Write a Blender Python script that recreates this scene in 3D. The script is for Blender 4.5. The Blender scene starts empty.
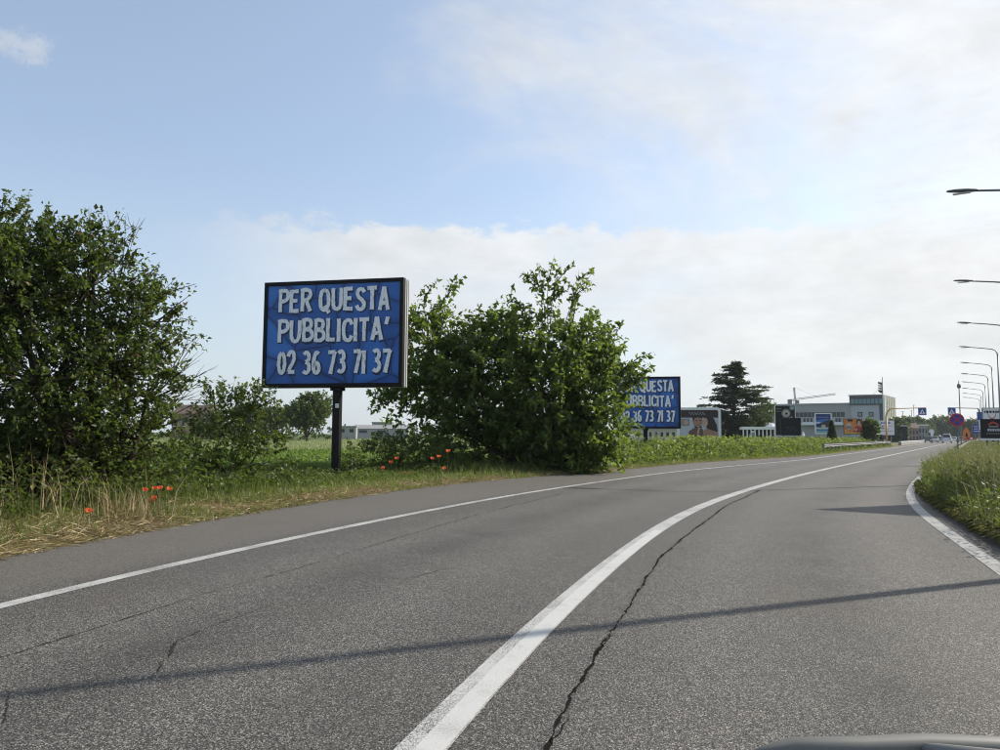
import bpy, bmesh, math, random
import numpy as np
from mathutils import Vector, Matrix, Quaternion

# ------------------------------------------------------------------ camera, sky, sun, exposure
SC = bpy.context.scene
COL = SC.collection
CAM_H = 1.3
F = 750.0                                   # focal length in pixels of a 1000 x 750 frame
PITCH = math.atan(59.5 / F)
ROLL = 0.006
SUN_AZ = math.radians(66.0)                 # clockwise from +Y (towards +X)
SUN_EL = math.radians(33.0)
EXPOSURE = 0.45
CLOUDS = True
HAZE = 0.00016

cam_r0 = Vector((1, 0, 0)); cam_u0 = Vector((0, -math.sin(PITCH), math.cos(PITCH)))
CAM_F = Vector((0, math.cos(PITCH), math.sin(PITCH)))
CAM_R = cam_r0 * math.cos(ROLL) + cam_u0 * math.sin(ROLL)
CAM_U = cam_u0 * math.cos(ROLL) - cam_r0 * math.sin(ROLL)
CAM_P = Vector((0, 0, CAM_H))
cam = bpy.data.cameras.new('camera'); cam.sensor_width = 36.0; cam.lens = 27.0
cam.clip_start = 0.05; cam.clip_end = 8000
cam_o = bpy.data.objects.new('camera', cam); COL.objects.link(cam_o)
m = Matrix.Identity(4)
for i in range(3):
    m[i][0] = CAM_R[i]; m[i][1] = CAM_U[i]; m[i][2] = -CAM_F[i]; m[i][3] = CAM_P[i]
cam_o.matrix_world = m
SC.camera = cam_o

SUN_DIR = Vector((math.sin(SUN_AZ) * math.cos(SUN_EL), math.cos(SUN_AZ) * math.cos(SUN_EL), math.sin(SUN_EL)))
sun = bpy.data.lights.new('sun', 'SUN'); sun.energy = 4.2; sun.angle = math.radians(0.6); sun.color = (1.0, 0.93, 0.82)
sun_o = bpy.data.objects.new('sun', sun); COL.objects.link(sun_o)
sun_o.rotation_euler = SUN_DIR.to_track_quat('Z', 'Y').to_euler()
sun_o.location = (60, 25, 60)

world = bpy.data.worlds.new('World'); SC.world = world; world.use_nodes = True
SC.view_settings.view_transform = 'Standard'; SC.view_settings.look = 'None'
SC.view_settings.gamma = 1.0; SC.view_settings.use_curve_mapping = False
SC.view_settings.exposure = EXPOSURE
SC.cycles.use_denoising = True; SC.cycles.filter_width = 1.1
SC.cycles.max_bounces = 6; SC.cycles.transparent_max_bounces = 8
SC.cycles.diffuse_bounces = 3; SC.cycles.glossy_bounces = 3; SC.cycles.volume_bounces = 1


class NT:
    """Small helper for node trees."""
    def __init__(s, tree):
        s.t = tree; s.n = tree.nodes; s.l = tree.links
    def new(s, typ, **kw):
        n = s.n.new(typ)
        for k, v in kw.items():
            if k == 'i':
                for kk, vv in v.items():
                    s.put(n.inputs[kk], vv)
            else:
                setattr(n, k, v)
        return n
    def put(s, sock, v):
        if isinstance(v, bpy.types.NodeSocket): s.l.new(v, sock)
        else: sock.default_value = v
    def math(s, op, a, b=None, c=None, clamp=False):
        n = s.n.new('ShaderNodeMath'); n.operation = op; n.use_clamp = clamp
        for i, v in enumerate((a, b, c)):
            if v is not None: s.put(n.inputs[i], v)
        return n.outputs[0]
    def mix(s, fac, a, b, mode='MIX'):
        n = s.n.new('ShaderNodeMix'); n.data_type = 'RGBA'; n.blend_type = mode
        s.put(n.inputs[0], fac); s.put(n.inputs[6], a); s.put(n.inputs[7], b)
        return n.outputs[2]
    def ramp(s, fac, stops, interp='LINEAR'):
        n = s.n.new('ShaderNodeValToRGB'); s.put(n.inputs[0], fac)
        cr = n.color_ramp; cr.interpolation = interp
        while len(cr.elements) < len(stops): cr.elements.new(0.5)
        for e, (p, c) in zip(cr.elements, stops):
            e.position = p; e.color = c if len(c) == 4 else (*c, 1)
        return n.outputs[0]
    def step(s, v, lo, hi):
        n = s.n.new('ShaderNodeMapRange'); n.interpolation_type = 'SMOOTHSTEP'
        s.put(n.inputs[0], v); n.inputs[1].default_value = lo; n.inputs[2].default_value = hi
        n.inputs[3].default_value = 0; n.inputs[4].default_value = 1
        return n.outputs[0]
    def noise(s, vec, scale, detail=4, rough=0.55, dist=0.0, w=None):
        n = s.n.new('ShaderNodeTexNoise')
        if vec is not None: s.put(n.inputs['Vector'], vec)
        n.inputs['Scale'].default_value = scale; n.inputs['Detail'].default_value = detail
        n.inputs['Roughness'].default_value = rough; n.inputs['Distortion'].default_value = dist
        return n.outputs['Fac']


def build_world():
    w = NT(world.node_tree); w.n.clear()
    out = w.new('ShaderNodeOutputWorld'); bg = w.new('ShaderNodeBackground')
    bg.inputs['Strength'].default_value = 0.15
    sky = w.new('ShaderNodeTexSky'); sky.sky_type = 'NISHITA'; sky.sun_disc = False
    sky.sun_elevation = SUN_EL; sky.sun_rotation = SUN_AZ
    sky.air_density = 1.0; sky.dust_density = 1.6; sky.ozone_density = 1.4; sky.altitude = 120
    col = sky.outputs[0]
    if CLOUDS:
        tc = w.new('ShaderNodeTexCoord'); g = tc.outputs['Generated']
        sep = w.new('ShaderNodeSeparateXYZ'); w.put(sep.inputs[0], g)
        X, Y, Z = sep.outputs
        zc = w.math('MAXIMUM', Z, 0.0)
        den = w.math('ADD', zc, 0.10)
        comb = w.new('ShaderNodeCombineXYZ'); w.put(comb.inputs[0], w.math('DIVIDE', X, den)); w.put(comb.inputs[1], w.math('DIVIDE', Y, den))
        flat = comb.outputs[0]
        # angle to the sun: thin cloud scatters light forward, so it is brighter towards the sun
        dp = w.new('ShaderNodeVectorMath', operation='DOT_PRODUCT'); w.put(dp.inputs[0], g); dp.inputs[1].default_value = SUN_DIR
        s = dp.outputs['Value']
        # low bank of cumulus along the horizon with a lumpy top
        stretch = w.new('ShaderNodeMapping'); w.put(stretch.inputs['Vector'], g); stretch.inputs['Scale'].default_value = (1, 1, 2.2)
        nb = w.noise(stretch.outputs[0], 3.0, 3, 0.5)
        nb2 = w.math('MULTIPLY_ADD', w.noise(stretch.outputs[0], 34.0, 5, 0.6), 0.35, w.math('MULTIPLY', w.noise(stretch.outputs[0], 11.0, 6, 0.62), 0.65))
        top = w.math('ADD', w.math('MULTIPLY', w.math('SUBTRACT', nb, 0.5), 0.11), w.math('MULTIPLY', w.math('SUBTRACT', nb2, 0.5), 0.15))
        rel = w.math('SUBTRACT', w.math('ADD', 0.272, top), Z)          # >0 inside the bank
        bank = w.math('MULTIPLY', w.step(rel, -0.002, 0.020), w.step(w.noise(stretch.outputs[0], 2.1, 2), 0.30, 0.55))
        # the bank thins out away from the sun
        bank = w.math('MULTIPLY', bank, w.step(s, 0.10, 0.36))
        # high thin veil
        nv = w.noise(flat, 0.75, 9, 0.62, 0.8)
        veil = w.math('MULTIPLY', w.step(w.math('ADD', nv, w.math('MULTIPLY', s, 0.62)), 0.78, 1.06), 0.93)
        wisp = w.math('MULTIPLY', w.step(w.noise(flat, 3.2, 5, 0.6, 0.4), 0.70, 0.80), 0.45)
        # one small lone cloud high on the side away from the sun
        lone = CAM_R * ((20 - 500) / F) + CAM_U * ((375 - 46) / F) + CAM_F; lone.normalize()
        df = w.new('ShaderNodeVectorMath', operation='SUBTRACT'); w.put(df.inputs[0], g); df.inputs[1].default_value = lone
        sq = w.new('ShaderNodeVectorMath', operation='MULTIPLY'); w.put(sq.inputs[0], df.outputs[0]); sq.inputs[1].default_value = (1, 1, 2.2)
        ln = w.new('ShaderNodeVectorMath', operation='LENGTH'); w.put(ln.inputs[0], sq.outputs[0])
        puff = w.math('SUBTRACT', w.math('MULTIPLY', w.math('SUBTRACT', w.noise(g, 34.0, 7, 0.68), 0.28), 0.15), ln.outputs['Value'])
        wisp = w.math('MAXIMUM', wisp, w.math('MULTIPLY', w.step(puff, -0.010, 0.03), 0.45))
        # white haze low down
        low = w.math('MULTIPLY', w.math('SUBTRACT', 1.0, w.step(Z, -0.02, 0.36)), 0.72)
        # cloud light
        ph = w.math('ADD', 0.84, w.math('MULTIPLY', w.math('POWER', w.math('MAXIMUM', w.math('MULTIPLY_ADD', s, 0.5, 0.5), 0.0), 3.0), 0.27))
        tex = w.math('MULTIPLY_ADD', w.math('SUBTRACT', w.noise(stretch.outputs[0], 6.5, 7, 0.6, 0.3), 0.5), 0.30, 1.0)
        tex2 = w.math('MULTIPLY_ADD', w.math('SUBTRACT', w.noise(stretch.outputs[0], 2.6, 4, 0.55), 0.5), 0.24, 1.0)
        tex3 = w.math('MULTIPLY_ADD', w.math('SUBTRACT', w.noise(stretch.outputs[0], 19.0, 7, 0.62, 0.2), 0.5), 0.30, 1.0)
        shade = w.math('MULTIPLY_ADD', w.step(Z, 0.02, 0.26), 0.07, 0.94)     # flat grey undersides far off, lit tops
        lit = w.math('MULTIPLY', w.math('MULTIPLY', w.math('MULTIPLY', ph, tex), w.math('MULTIPLY', tex2, tex3)), shade)
        K = 4.1
        def scaled(c, f):
            n = w.new('ShaderNodeVectorMath', operation='SCALE'); n.inputs[0].default_value = c; w.put(n.inputs['Scale'], f); return n.outputs[0]
        white = scaled((K * 0.985, K * 1.0, K * 1.005), lit)
        hazec = scaled((K * 0.86, K * 0.96, K * 1.07), ph)
        col = w.mix(0.28, col, hazec)
        col = w.mix(low, col, hazec)
        col = w.mix(veil, col, white)
        col = w.mix(wisp, col, white)
        bright = w.new('ShaderNodeVectorMath', operation='SCALE'); w.put(bright.inputs[0], white); bright.inputs['Scale'].default_value = 1.07
        col = w.mix(w.math('MULTIPLY', bank, 0.88), col, bright.outputs[0])
    w.l.new(col, bg.inputs['Color']); w.l.new(bg.outputs[0], out.inputs[0])
build_world()


# ------------------------------------------------------------------ geometry helpers
rng = np.random.default_rng(7)
random.seed(7)


def ray(px, py):
    return CAM_R * ((px - 500) / F) + CAM_U * ((375 - py) / F) + CAM_F


def at(px, py, d):
    """World point seen at a pixel of the 1000x750 frame, d metres ahead."""
    r = ray(px, py); return CAM_P + r * (d / r.y)


def gnd(px, py, z=0.0):
    r = ray(px, py); return CAM_P + r * ((z - CAM_H) / r.z)


def PXM(d):
    return d / F


class MB:
    """Collects faces and links them as ONE mesh object."""
    def __init__(s):
        s.v = []; s.f = []
    def add(s, vs, fs):
        o = len(s.v); s.v.extend([tuple(p) for p in vs]); s.f.extend([tuple(i + o for i in f) for f in fs]); return s
    def box(s, x0, x1, y0, y1, z0, z1):
        return s.add([(x0, y0, z0), (x1, y0, z0), (x1, y1, z0), (x0, y1, z0), (x0, y0, z1), (x1, y0, z1), (x1, y1, z1), (x0, y1, z1)],
                     [(0, 3, 2, 1), (4, 5, 6, 7), (0, 1, 5, 4), (1, 2, 6, 5), (2, 3, 7, 6), (3, 0, 4, 7)])
    def tube(s, pts, rad, n=6, cap=True):
        pts = [Vector(p) for p in pts]
        if not hasattr(rad, '__len__'): rad = [rad] * len(pts)
        vs = []; fs = []
        up = None
        for i, p in enumerate(pts):
            t = (pts[min(i + 1, len(pts) - 1)] - pts[max(i - 1, 0)])
            if t.length < 1e-9: t = Vector((0, 0, 1))
            t.normalize()
            a = t.cross(Vector((0.31, 0.95, 0.07)) if up is None else up)
            if up is None:
                if a.length < 0.1: a = t.cross(Vector((1, 0, 0)))
                a.normalize(); b = t.cross(a)
            else:
                a = up - t * up.dot(t); a.normalize(); b = t.cross(a)
            up = a
            for k in range(n):
                an = 2 * math.pi * k / n
                vs.append(p + (a * math.cos(an) + b * math.sin(an)) * rad[i])
        for i in range(len(pts) - 1):
            for k in range(n):
                k2 = (k + 1) % n
                fs.append((i * n + k, i * n + k2, (i + 1) * n + k2, (i + 1) * n + k))
        if cap:
            fs.append(tuple(range(n - 1, -1, -1))); fs.append(tuple((len(pts) - 1) * n + k for k in range(n)))
        return s.add(vs, fs)
    def lathe(s, prof, n=16, axis=2, c=(0, 0, 0)):
        vs = []; fs = []
        for (r, h) in prof:
            for k in range(n):
                a = 2 * math.pi * k / n
                p = [0, 0, 0]; p[axis] = h; p[(axis + 1) % 3] = r * math.cos(a); p[(axis + 2) % 3] = r * math.sin(a)
                vs.append((p[0] + c[0], p[1] + c[1], p[2] + c[2]))
        for i in range(len(prof) - 1):
            for k in range(n):
                k2 = (k + 1) % n
                fs.append((i * n + k, i * n + k2, (i + 1) * n + k2, (i + 1) * n + k))
        fs.append(tuple(range(n - 1, -1, -1))); fs.append(tuple((len(prof) - 1) * n + k for k in range(n)))
        return s.add(vs, fs)
    def prism(s, poly, y0, y1):
        """polygon in x,z extruded along y"""
        n = len(poly)
        vs = [(x, y0, z) for x, z in poly] + [(x, y1, z) for x, z in poly]
        fs = [tuple(range(n)), tuple(range(2 * n - 1, n - 1, -1))]
        for k in range(n):
            k2 = (k + 1) % n; fs.append((k, n + k, n + k2, k2))
        return s.add(vs, fs)
    def build(s, name, mat, parent=None, smooth=False, bevel=0.0):
        me = bpy.data.meshes.new(name); me.from_pydata(s.v, [], s.f); me.update()
        bm = bmesh.new(); bm.from_mesh(me); bmesh.ops.recalc_face_normals(bm, faces=bm.faces); bm.to_mesh(me); bm.free()
        if mat is not None: me.materials.append(mat)
        if smooth:
            for p in me.polygons: p.use_smooth = True
        o = bpy.data.objects.new(name, me); COL.objects.link(o)
        if parent is not None: o.parent = parent
        if bevel > 0:
            b = o.modifiers.new('bevel', 'BEVEL'); b.width = bevel; b.segments = 2; b.limit_method = 'ANGLE'
        return o


def tag(o, label=None, cat=None, group=None, kind=None):
    if label: o['label'] = label
    if cat: o['category'] = cat
    if group: o['group'] = group
    if kind: o['kind'] = kind
    return o


def thing(name, loc, label, cat, rz=0.0, group=None):
    o = bpy.data.objects.new(name, None); COL.objects.link(o); o.empty_display_size = 0.2
    o.location = loc; o.rotation_euler = (0, 0, rz)
    return tag(o, label, cat, group)


def kids(o):
    return [c for c in bpy.data.objects if c.parent == o]


def copy_tree(o, parent=None, children=None):
    c = o.copy(); COL.objects.link(c); c.parent = parent
    for ch in kids(o): copy_tree(ch, c)
    return c


def np_mesh(name, V, Fc, mat, tint=None, parent=None, smooth=False):
    """triangles from numpy arrays, with a per-vertex float attribute 'tint'"""
    me = bpy.data.meshes.new(name)
    V = np.asarray(V, np.float32); Fc = np.asarray(Fc, np.int32)
    k = Fc.shape[1]
    me.vertices.add(len(V)); me.vertices.foreach_set('co', V.ravel())
    me.loops.add(Fc.size); me.loops.foreach_set('vertex_index', Fc.ravel())
    me.polygons.add(len(Fc)); me.polygons.foreach_set('loop_start', np.arange(0, Fc.size, k, dtype=np.int32))
    me.polygons.foreach_set('loop_total', np.full(len(Fc), k, np.int32))
    if smooth: me.polygons.foreach_set('use_smooth', np.ones(len(Fc), bool))
    if tint is not None:
        a = me.attributes.new('tint', 'FLOAT', 'POINT'); a.data.foreach_set('value', np.asarray(tint, np.float32))
    me.update(calc_edges=True)
    me.materials.append(mat)
    o = bpy.data.objects.new(name, me); COL.objects.link(o)
    if parent is not None: o.parent = parent
    return o


def unit(a):
    return a / np.maximum(np.linalg.norm(a, axis=-1, keepdims=True), 1e-9)


def leaf_arrays(B, D, N, L, W, fold=0.22, droop=0.15):
    D = unit(D); S = unit(np.cross(D, N)); N = np.cross(S, D)
    L = L[:, None]; W = W[:, None]
    v0 = B
    v1 = B + D * L * 0.42 + S * W * 0.5 + N * W * fold
    v2 = B + D * L - N * L * droop
    v3 = B + D * L * 0.42 - S * W * 0.5 + N * W * fold
    n = len(B)
    V = np.stack([v0, v1, v2, v3], 1).reshape(-1, 3)
    i = np.arange(n)[:, None] * 4
    Fc = np.concatenate([i + np.array([[0, 1, 2]]), i + np.array([[0, 2, 3]])], 1).reshape(-1, 3)
    return V, Fc


def blade_arrays(B, H, W, lean, az):
    """grass blades: bent strip of one quad and a tip (3 triangles)"""
    n = len(B)
    d = np.stack([np.cos(az), np.sin(az), np.zeros(n)], 1)
    fz = rng.uniform(0, 2 * np.pi, n)
    s = np.stack([np.cos(fz), np.sin(fz), np.zeros(n)], 1) * (W * 0.5)[:, None]
    up = np.zeros((n, 3)); up[:, 2] = 1
    H = H[:, None]; lean = lean[:, None]
    m1 = B + up * H * 0.55 + d * H * lean * 0.3
    tip = B + up * H * (1 - 0.35 * lean) + d * H * lean
    V = np.stack([B - s, B + s, m1 + s * 0.8, m1 - s * 0.8, tip], 1).reshape(-1, 3)
    i = np.arange(n)[:, None] * 5
    Fc = np.concatenate([i + np.array([[0, 1, 2]]), i + np.array([[0, 2, 3]]), i + np.array([[3, 2, 4]])], 1).reshape(-1, 3)
    return V, Fc


# ------------------------------------------------------------------ materials
MATS = {}


def mat(name):
    m = bpy.data.materials.new(name); m.use_nodes = True
    t = NT(m.node_tree); t.n.clear()
    out = t.new('ShaderNodeOutputMaterial')
    MATS[name] = m
    return m, t, out


def plain(name, col, rough=0.6, metal=0.0, var=0.12, scale=6.0, spec=0.5, bump=0.0, dirt=None):
    """procedural painted surface with slight unevenness"""
    m, t, out = mat(name)
    tc = t.new('ShaderNodeTexCoord'); v = tc.outputs['Object']
    n = t.noise(v, scale, 5, 0.6)
    c = t.mix(t.math('MULTIPLY', n, 1.0), tuple(x * (1 - var) for x in col) + (1,), tuple(min(1, x * (1 + var)) for x in col) + (1,))
    if dirt:
        c = t.mix(t.step(t.noise(v, dirt[1], 6, 0.65), 0.52, 0.75), c, (*dirt[0], 1))
    b = t.new('ShaderNodeBsdfPrincipled')
    t.put(b.inputs['Base Color'], c); b.inputs['Roughness'].default_value = rough; b.inputs['Metallic'].default_value = metal
    b.inputs['Specular IOR Level'].default_value = spec
    if bump > 0:
        bp = t.new('ShaderNodeBump'); bp.inputs['Strength'].default_value = bump; bp.inputs['Distance'].default_value = 0.01
        t.put(bp.inputs['Height'], t.noise(v, scale * 8, 4)); t.put(b.inputs['Normal'], bp.outputs[0])
    t.l.new(b.outputs[0], out.inputs[0])
    return m


def leafmat(name, stops, trans=0.35, tcol=(0.34, 0.48, 0.06), rough=0.5, spec=0.35):
    m, t, out = mat(name)
    a = t.new('ShaderNodeAttribute', attribute_name='tint')
    c = t.ramp(a.outputs['Fac'], stops)
    b = t.new('ShaderNodeBsdfPrincipled'); t.put(b.inputs['Base Color'], c)
    b.inputs['Roughness'].default_value = rough; b.inputs['Specular IOR Level'].default_value = spec
    tr = t.new('ShaderNodeBsdfTranslucent')
    t.put(tr.inputs['Color'], t.mix(0.5, c, (*tcol, 1)))
    mx = t.new('ShaderNodeMixShader'); mx.inputs[0].default_value = trans
    t.l.new(b.outputs[0], mx.inputs[1]); t.l.new(tr.outputs[0], mx.inputs[2]); t.l.new(mx.outputs[0], out.inputs[0])
    return m


def make_asphalt():
    m, t, out = mat('asphalt')
    tc = t.new('ShaderNodeTexCoord'); v = tc.outputs['Object']
    ac = t.new('ShaderNodeAttribute', attribute_name='tint').outputs['Fac']     # metres right of the centre line
    # stones in the binder
    vo = t.new('ShaderNodeTexVoronoi', feature='F1'); t.put(vo.inputs['Vector'], v); vo.inputs['Scale'].default_value = 170
    sepc = t.new('ShaderNodeSeparateColor'); t.put(sepc.inputs[0], vo.outputs['Color'])
    grain = sepc.outputs[0]
    g = t.ramp(grain, [(0, (0.010, 0.0095, 0.0087)), (0.28, (0.044, 0.041, 0.037)), (0.62, (0.092, 0.0865, 0.078)), (0.86, (0.180, 0.168, 0.149)), (1.0, (0.40, 0.37, 0.32))])
    fine = t.noise(v, 320, 2, 0.6)
    g = t.mix(t.math('MULTIPLY', t.math('SUBTRACT', 0.62, fine), 0.9, clamp=True), g, (0.03, 0.028, 0.026, 1))
    # broad wear: patches, wheel tracks, oily middle of the lanes, dusty shoulder
    big = t.noise(v, 0.22, 5, 0.6); mid = t.noise(v, 1.7, 5, 0.6)
    grit = t.math('ADD', t.math('MULTIPLY', t.noise(v, 48, 3, 0.7), 0.60), t.math('MULTIPLY', t.noise(v, 14, 3, 0.7), 0.34))
    wear = t.math('ADD', t.math('ADD', 0.16, grit), t.math('ADD', t.math('MULTIPLY', big, 0.40), t.math('MULTIPLY', mid, 0.24)))
    def track(c, w):
        dd = t.math('DIVIDE', t.math('SUBTRACT', ac, c), w)
        return t.math('POWER', 2.718, t.math('MULTIPLY', t.math('MULTIPLY', dd, dd), -1.0))
    tr = t.math('ADD', t.math('ADD', track(1.05, 0.35), track(2.75, 0.38)), t.math('ADD', track(-1.15, 0.38), track(-2.85, 0.4)))
    oil = t.math('ADD', track(1.95, 0.28), track(-2.0, 0.3))
    wear = t.math('ADD', wear, t.math('MULTIPLY', tr, 0.17))
    wear = t.math('SUBTRACT', wear, t.math('MULTIPLY', t.math('MULTIPLY', oil, t.step(t.noise(v, 0.8, 4), 0.35, 0.7)), 0.26))
    sc = t.new('ShaderNodeVectorMath', operation='SCALE'); t.put(sc.inputs[0], g); t.put(sc.inputs['Scale'], wear)
    c = sc.outputs[0]
    # shoulder beyond the left edge line: dusty, paler and warmer
    sh = t.math('SUBTRACT', 1.0, t.step(t.math('ADD', ac, t.math('MULTIPLY', mid, 0.5)), -4.3, -3.7))
    c = t.mix(t.math('MULTIPLY', sh, 0.30), c, (0.175, 0.158, 0.132, 1))
    # brown stains
    st = t.math('MULTIPLY', t.step(t.noise(v, 0.55, 6, 0.6, 0.6), 0.50, 0.74), 0.42)
    c = t.mix(st, c, (0.085, 0.072, 0.058, 1))
    b = t.new('ShaderNodeBsdfPrincipled'); t.put(b.inputs['Base Color'], c)
    b.inputs['Roughness'].default_value = 0.72; b.inputs['Specular IOR Level'].default_value = 0.35
    bp = t.new('ShaderNodeBump'); bp.inputs['Strength'].default_value = 0.55; bp.inputs['Distance'].default_value = 0.004
    t.put(bp.inputs['Height'], t.math('ADD', vo.outputs['Distance'], t.math('MULTIPLY', fine, 0.4)))
    t.put(b.inputs['Normal'], bp.outputs[0])
    t.l.new(b.outputs[0], out.inputs[0])
    return m


def make_paint(name, wornlo, wornhi, tone=0.62):
    m, t, out = mat(name)
    tc = t.new('ShaderNodeTexCoord'); v = tc.outputs['Object']
    w1 = t.noise(v, 150, 4, 0.65); w2 = t.noise(v, 2.0, 4, 0.6)
    hole = t.step(t.math('ADD', w1, t.math('MULTIPLY', w2, 0.35)), wornlo, wornhi)
    c0 = t.mix(w2, (tone * 0.86, tone * 0.85, tone * 0.80, 1), (tone * 1.08, tone * 1.07, tone * 1.03, 1))
    c0 = t.mix(t.math('MULTIPLY', t.step(t.noise(v, 5.5, 5, 0.7), 0.5, 0.75), 0.4), c0, (tone * 0.55, tone * 0.54, tone * 0.5, 1))
    c = t.mix(hole, c0, (0.09, 0.086, 0.08, 1))
    b = t.new('ShaderNodeBsdfPrincipled'); t.put(b.inputs['Base Color'], c); b.inputs['Roughness'].default_value = 0.65
    bp = t.new('ShaderNodeBump'); bp.inputs['Strength'].default_value = 0.3; bp.inputs['Distance'].default_value = 0.003
    t.put(bp.inputs['Height'], t.noise(v, 220, 3)); t.put(b.inputs['Normal'], bp.outputs[0])
    t.l.new(b.outputs[0], out.inputs[0])
    return m


def make_ground():
    m, t, out = mat('field_ground')
    tc = t.new('ShaderNodeTexCoord'); v = tc.outputs['Object']
    sep = t.new('ShaderNodeSeparateXYZ'); t.put(sep.inputs[0], v); Y = sep.outputs[1]
    n = t.noise(v, 0.5, 6, 0.65); n2 = t.noise(v, 6.0, 5, 0.65)
    yy = t.math('ADD', Y, t.math('MULTIPLY', sep.outputs[0], 0.08))
    grass = t.mix(n2, (0.035, 0.055, 0.014, 1), (0.10, 0.125, 0.035, 1))
    crop = t.mix(n2, (0.04, 0.085, 0.015, 1), (0.09, 0.16, 0.03, 1))
    wheat = t.mix(n, (0.20, 0.225, 0.105, 1), (0.26, 0.28, 0.14, 1))
    far = t.mix(n, (0.06, 0.10, 0.03, 1), (0.12, 0.15, 0.05, 1))
    c = t.mix(t.step(yy, 26, 27), grass, crop)
    c = t.mix(t.step(yy, 47, 47.6), c, (0.045, 0.07, 0.018, 1))
    c = t.mix(t.step(yy, 49, 49.6), c, wheat)
    c = t.mix(t.step(yy, 150, 152), c, far)
    b = t.new('ShaderNodeBsdfPrincipled'); t.put(b.inputs['Base Color'], c); b.inputs['Roughness'].default_value = 0.9
    b.inputs['Specular IOR Level'].default_value = 0.1
    t.l.new(b.outputs[0], out.inputs[0])
    return m


def make_verge():
    m, t, out = mat('dry_verge')
    tc = t.new('ShaderNodeTexCoord'); v = tc.outputs['Object']
    n1 = t.noise(v, 1.1, 5, 0.65); n2 = t.noise(v, 14, 5, 0.7); n3 = t.noise(v, 60, 3, 0.6)
    straw = t.mix(n3, (0.12, 0.088, 0.045, 1), (0.40, 0.32, 0.17, 1))
    soil = t.mix(n3, (0.05, 0.038, 0.025, 1), (0.13, 0.10, 0.065, 1))
    green = t.mix(n3, (0.03, 0.05, 0.012, 1), (0.10, 0.125, 0.035, 1))
    c = t.mix(t.step(n2, 0.45, 0.6), straw, soil)
    c = t.mix(t.math('MULTIPLY', t.step(n1, 0.47, 0.62), 0.75), c, green)
    b = t.new('ShaderNodeBsdfPrincipled'); t.put(b.inputs['Base Color'], c); b.inputs['Roughness'].default_value = 0.95
    b.inputs['Specular IOR Level'].default_value = 0.1
    t.l.new(b.outputs[0], out.inputs[0])
    return m


M_asphalt = make_asphalt()
M_paint = make_paint('road_paint', 0.64, 0.80, 0.50)
M_paint_new = make_paint('road_paint_fresh', 0.72, 0.88, 0.53)
M_paint_worn = make_paint('road_paint_worn', 0.62, 0.82, 0.42)
M_ground = make_ground()
M_verge = make_verge()
M_crack = plain('crack_tar', (0.012, 0.011, 0.010), 0.95, var=0.3, scale=40, spec=0.05)
M_crack2 = plain('crack_dust', (0.034, 0.031, 0.028), 0.95, var=0.4, scale=40, spec=0.05)
M_kerb = plain('kerb_concrete', (0.12, 0.105, 0.08), 0.9, var=0.5, scale=5, bump=0.6, spec=0.1, dirt=((0.035, 0.038, 0.02), 4.0))
M_black = plain('black_metal', (0.008, 0.008, 0.008), 0.5, var=0.3, scale=9, spec=.25)
M_galv = plain('galvanised_steel', (0.26, 0.265, 0.26), 0.6, 0.2, var=0.2, scale=5)
M_rail = plain('weathered_rail_steel', (0.20, 0.20, 0.195), 0.7, 0.1, var=0.25, scale=3)
M_polegrey = plain('grey_pole_paint', (0.13, 0.14, 0.14), 0.5, 0.2, var=0.15, scale=4)
M_alu = plain('aluminium_edge', (0.62, 0.62, 0.60), 0.45, 0.3, var=0.1, scale=4)
M_white = plain('white_paint', (0.72, 0.73, 0.73), 0.5, var=0.06, scale=4)
M_offwhite = plain('off_white_plaster', (0.52, 0.51, 0.48), 0.85, var=0.1, scale=2)
M_bark = plain('bark', (0.075, 0.06, 0.045), 0.95, var=0.45, scale=14, bump=0.8, spec=0.05)
M_twig = plain('grey_twig', (0.07, 0.06, 0.05), 0.95, var=0.3, scale=9, spec=0.05)

L_dark = leafmat('leaves_dark', [(0, (0.012, 0.021, 0.006)), (0.5, (0.033, 0.054, 0.012)), (0.86, (0.095, 0.125, 0.028)), (0.93, (0.085, 0.055, 0.028)), (1, (0.10, 0.05, 0.03))], 0.33)
L_mid = leafmat('leaves_fresh', [(0, (0.022, 0.038, 0.010)), (0.5, (0.066, 0.103, 0.020)), (1, (0.155, 0.205, 0.040))], 0.46, rough=0.40, spec=0.45)
L_brown = leafmat('leaves_withered', [(0, (0.05, 0.028, 0.022)), (1, (0.13, 0.07, 0.045))], 0.3, tcol=(0.2, 0.08, 0.04))
L_weed = leafmat('weed_leaves', [(0, (0.028, 0.042, 0.012)), (0.5, (0.065, 0.088, 0.024)), (1, (0.17, 0.19, 0.05))], 0.33)
L_lime = leafmat('bright_weeds', [(0, (0.035, 0.052, 0.012)), (0.5, (0.10, 0.13, 0.025)), (1, (0.25, 0.27, 0.06))], 0.38)
L_grass = leafmat('grass_blades', [(0, (0.035, 0.058, 0.012)), (0.45, (0.085, 0.115, 0.028)), (0.75, (0.16, 0.17, 0.055)), (1, (0.33, 0.27, 0.13))], 0.4)
L_meadow = leafmat('meadow_blades', [(0, (0.03, 0.038, 0.012)), (0.45, (0.10, 0.112, 0.036)), (0.8, (0.19, 0.18, 0.075)), (1, (0.34, 0.28, 0.15))], 0.42, tcol=(0.26, 0.28, 0.07))
L_straw = leafmat('straw', [(0, (0.10, 0.07, 0.035)), (0.5, (0.38, 0.30, 0.155)), (1, (0.64, 0.54, 0.33))], 0.2, tcol=(0.4, 0.3, 0.12), spec=0.2)
L_crop = leafmat('crop_leaves', [(0, (0.06, 0.11, 0.02)), (1, (0.15, 0.23, 0.045))], 0.42)
L_cedar = leafmat('cedar_needles', [(0, (0.010, 0.018, 0.010)), (1, (0.035, 0.050, 0.026))], 0.12)
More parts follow.
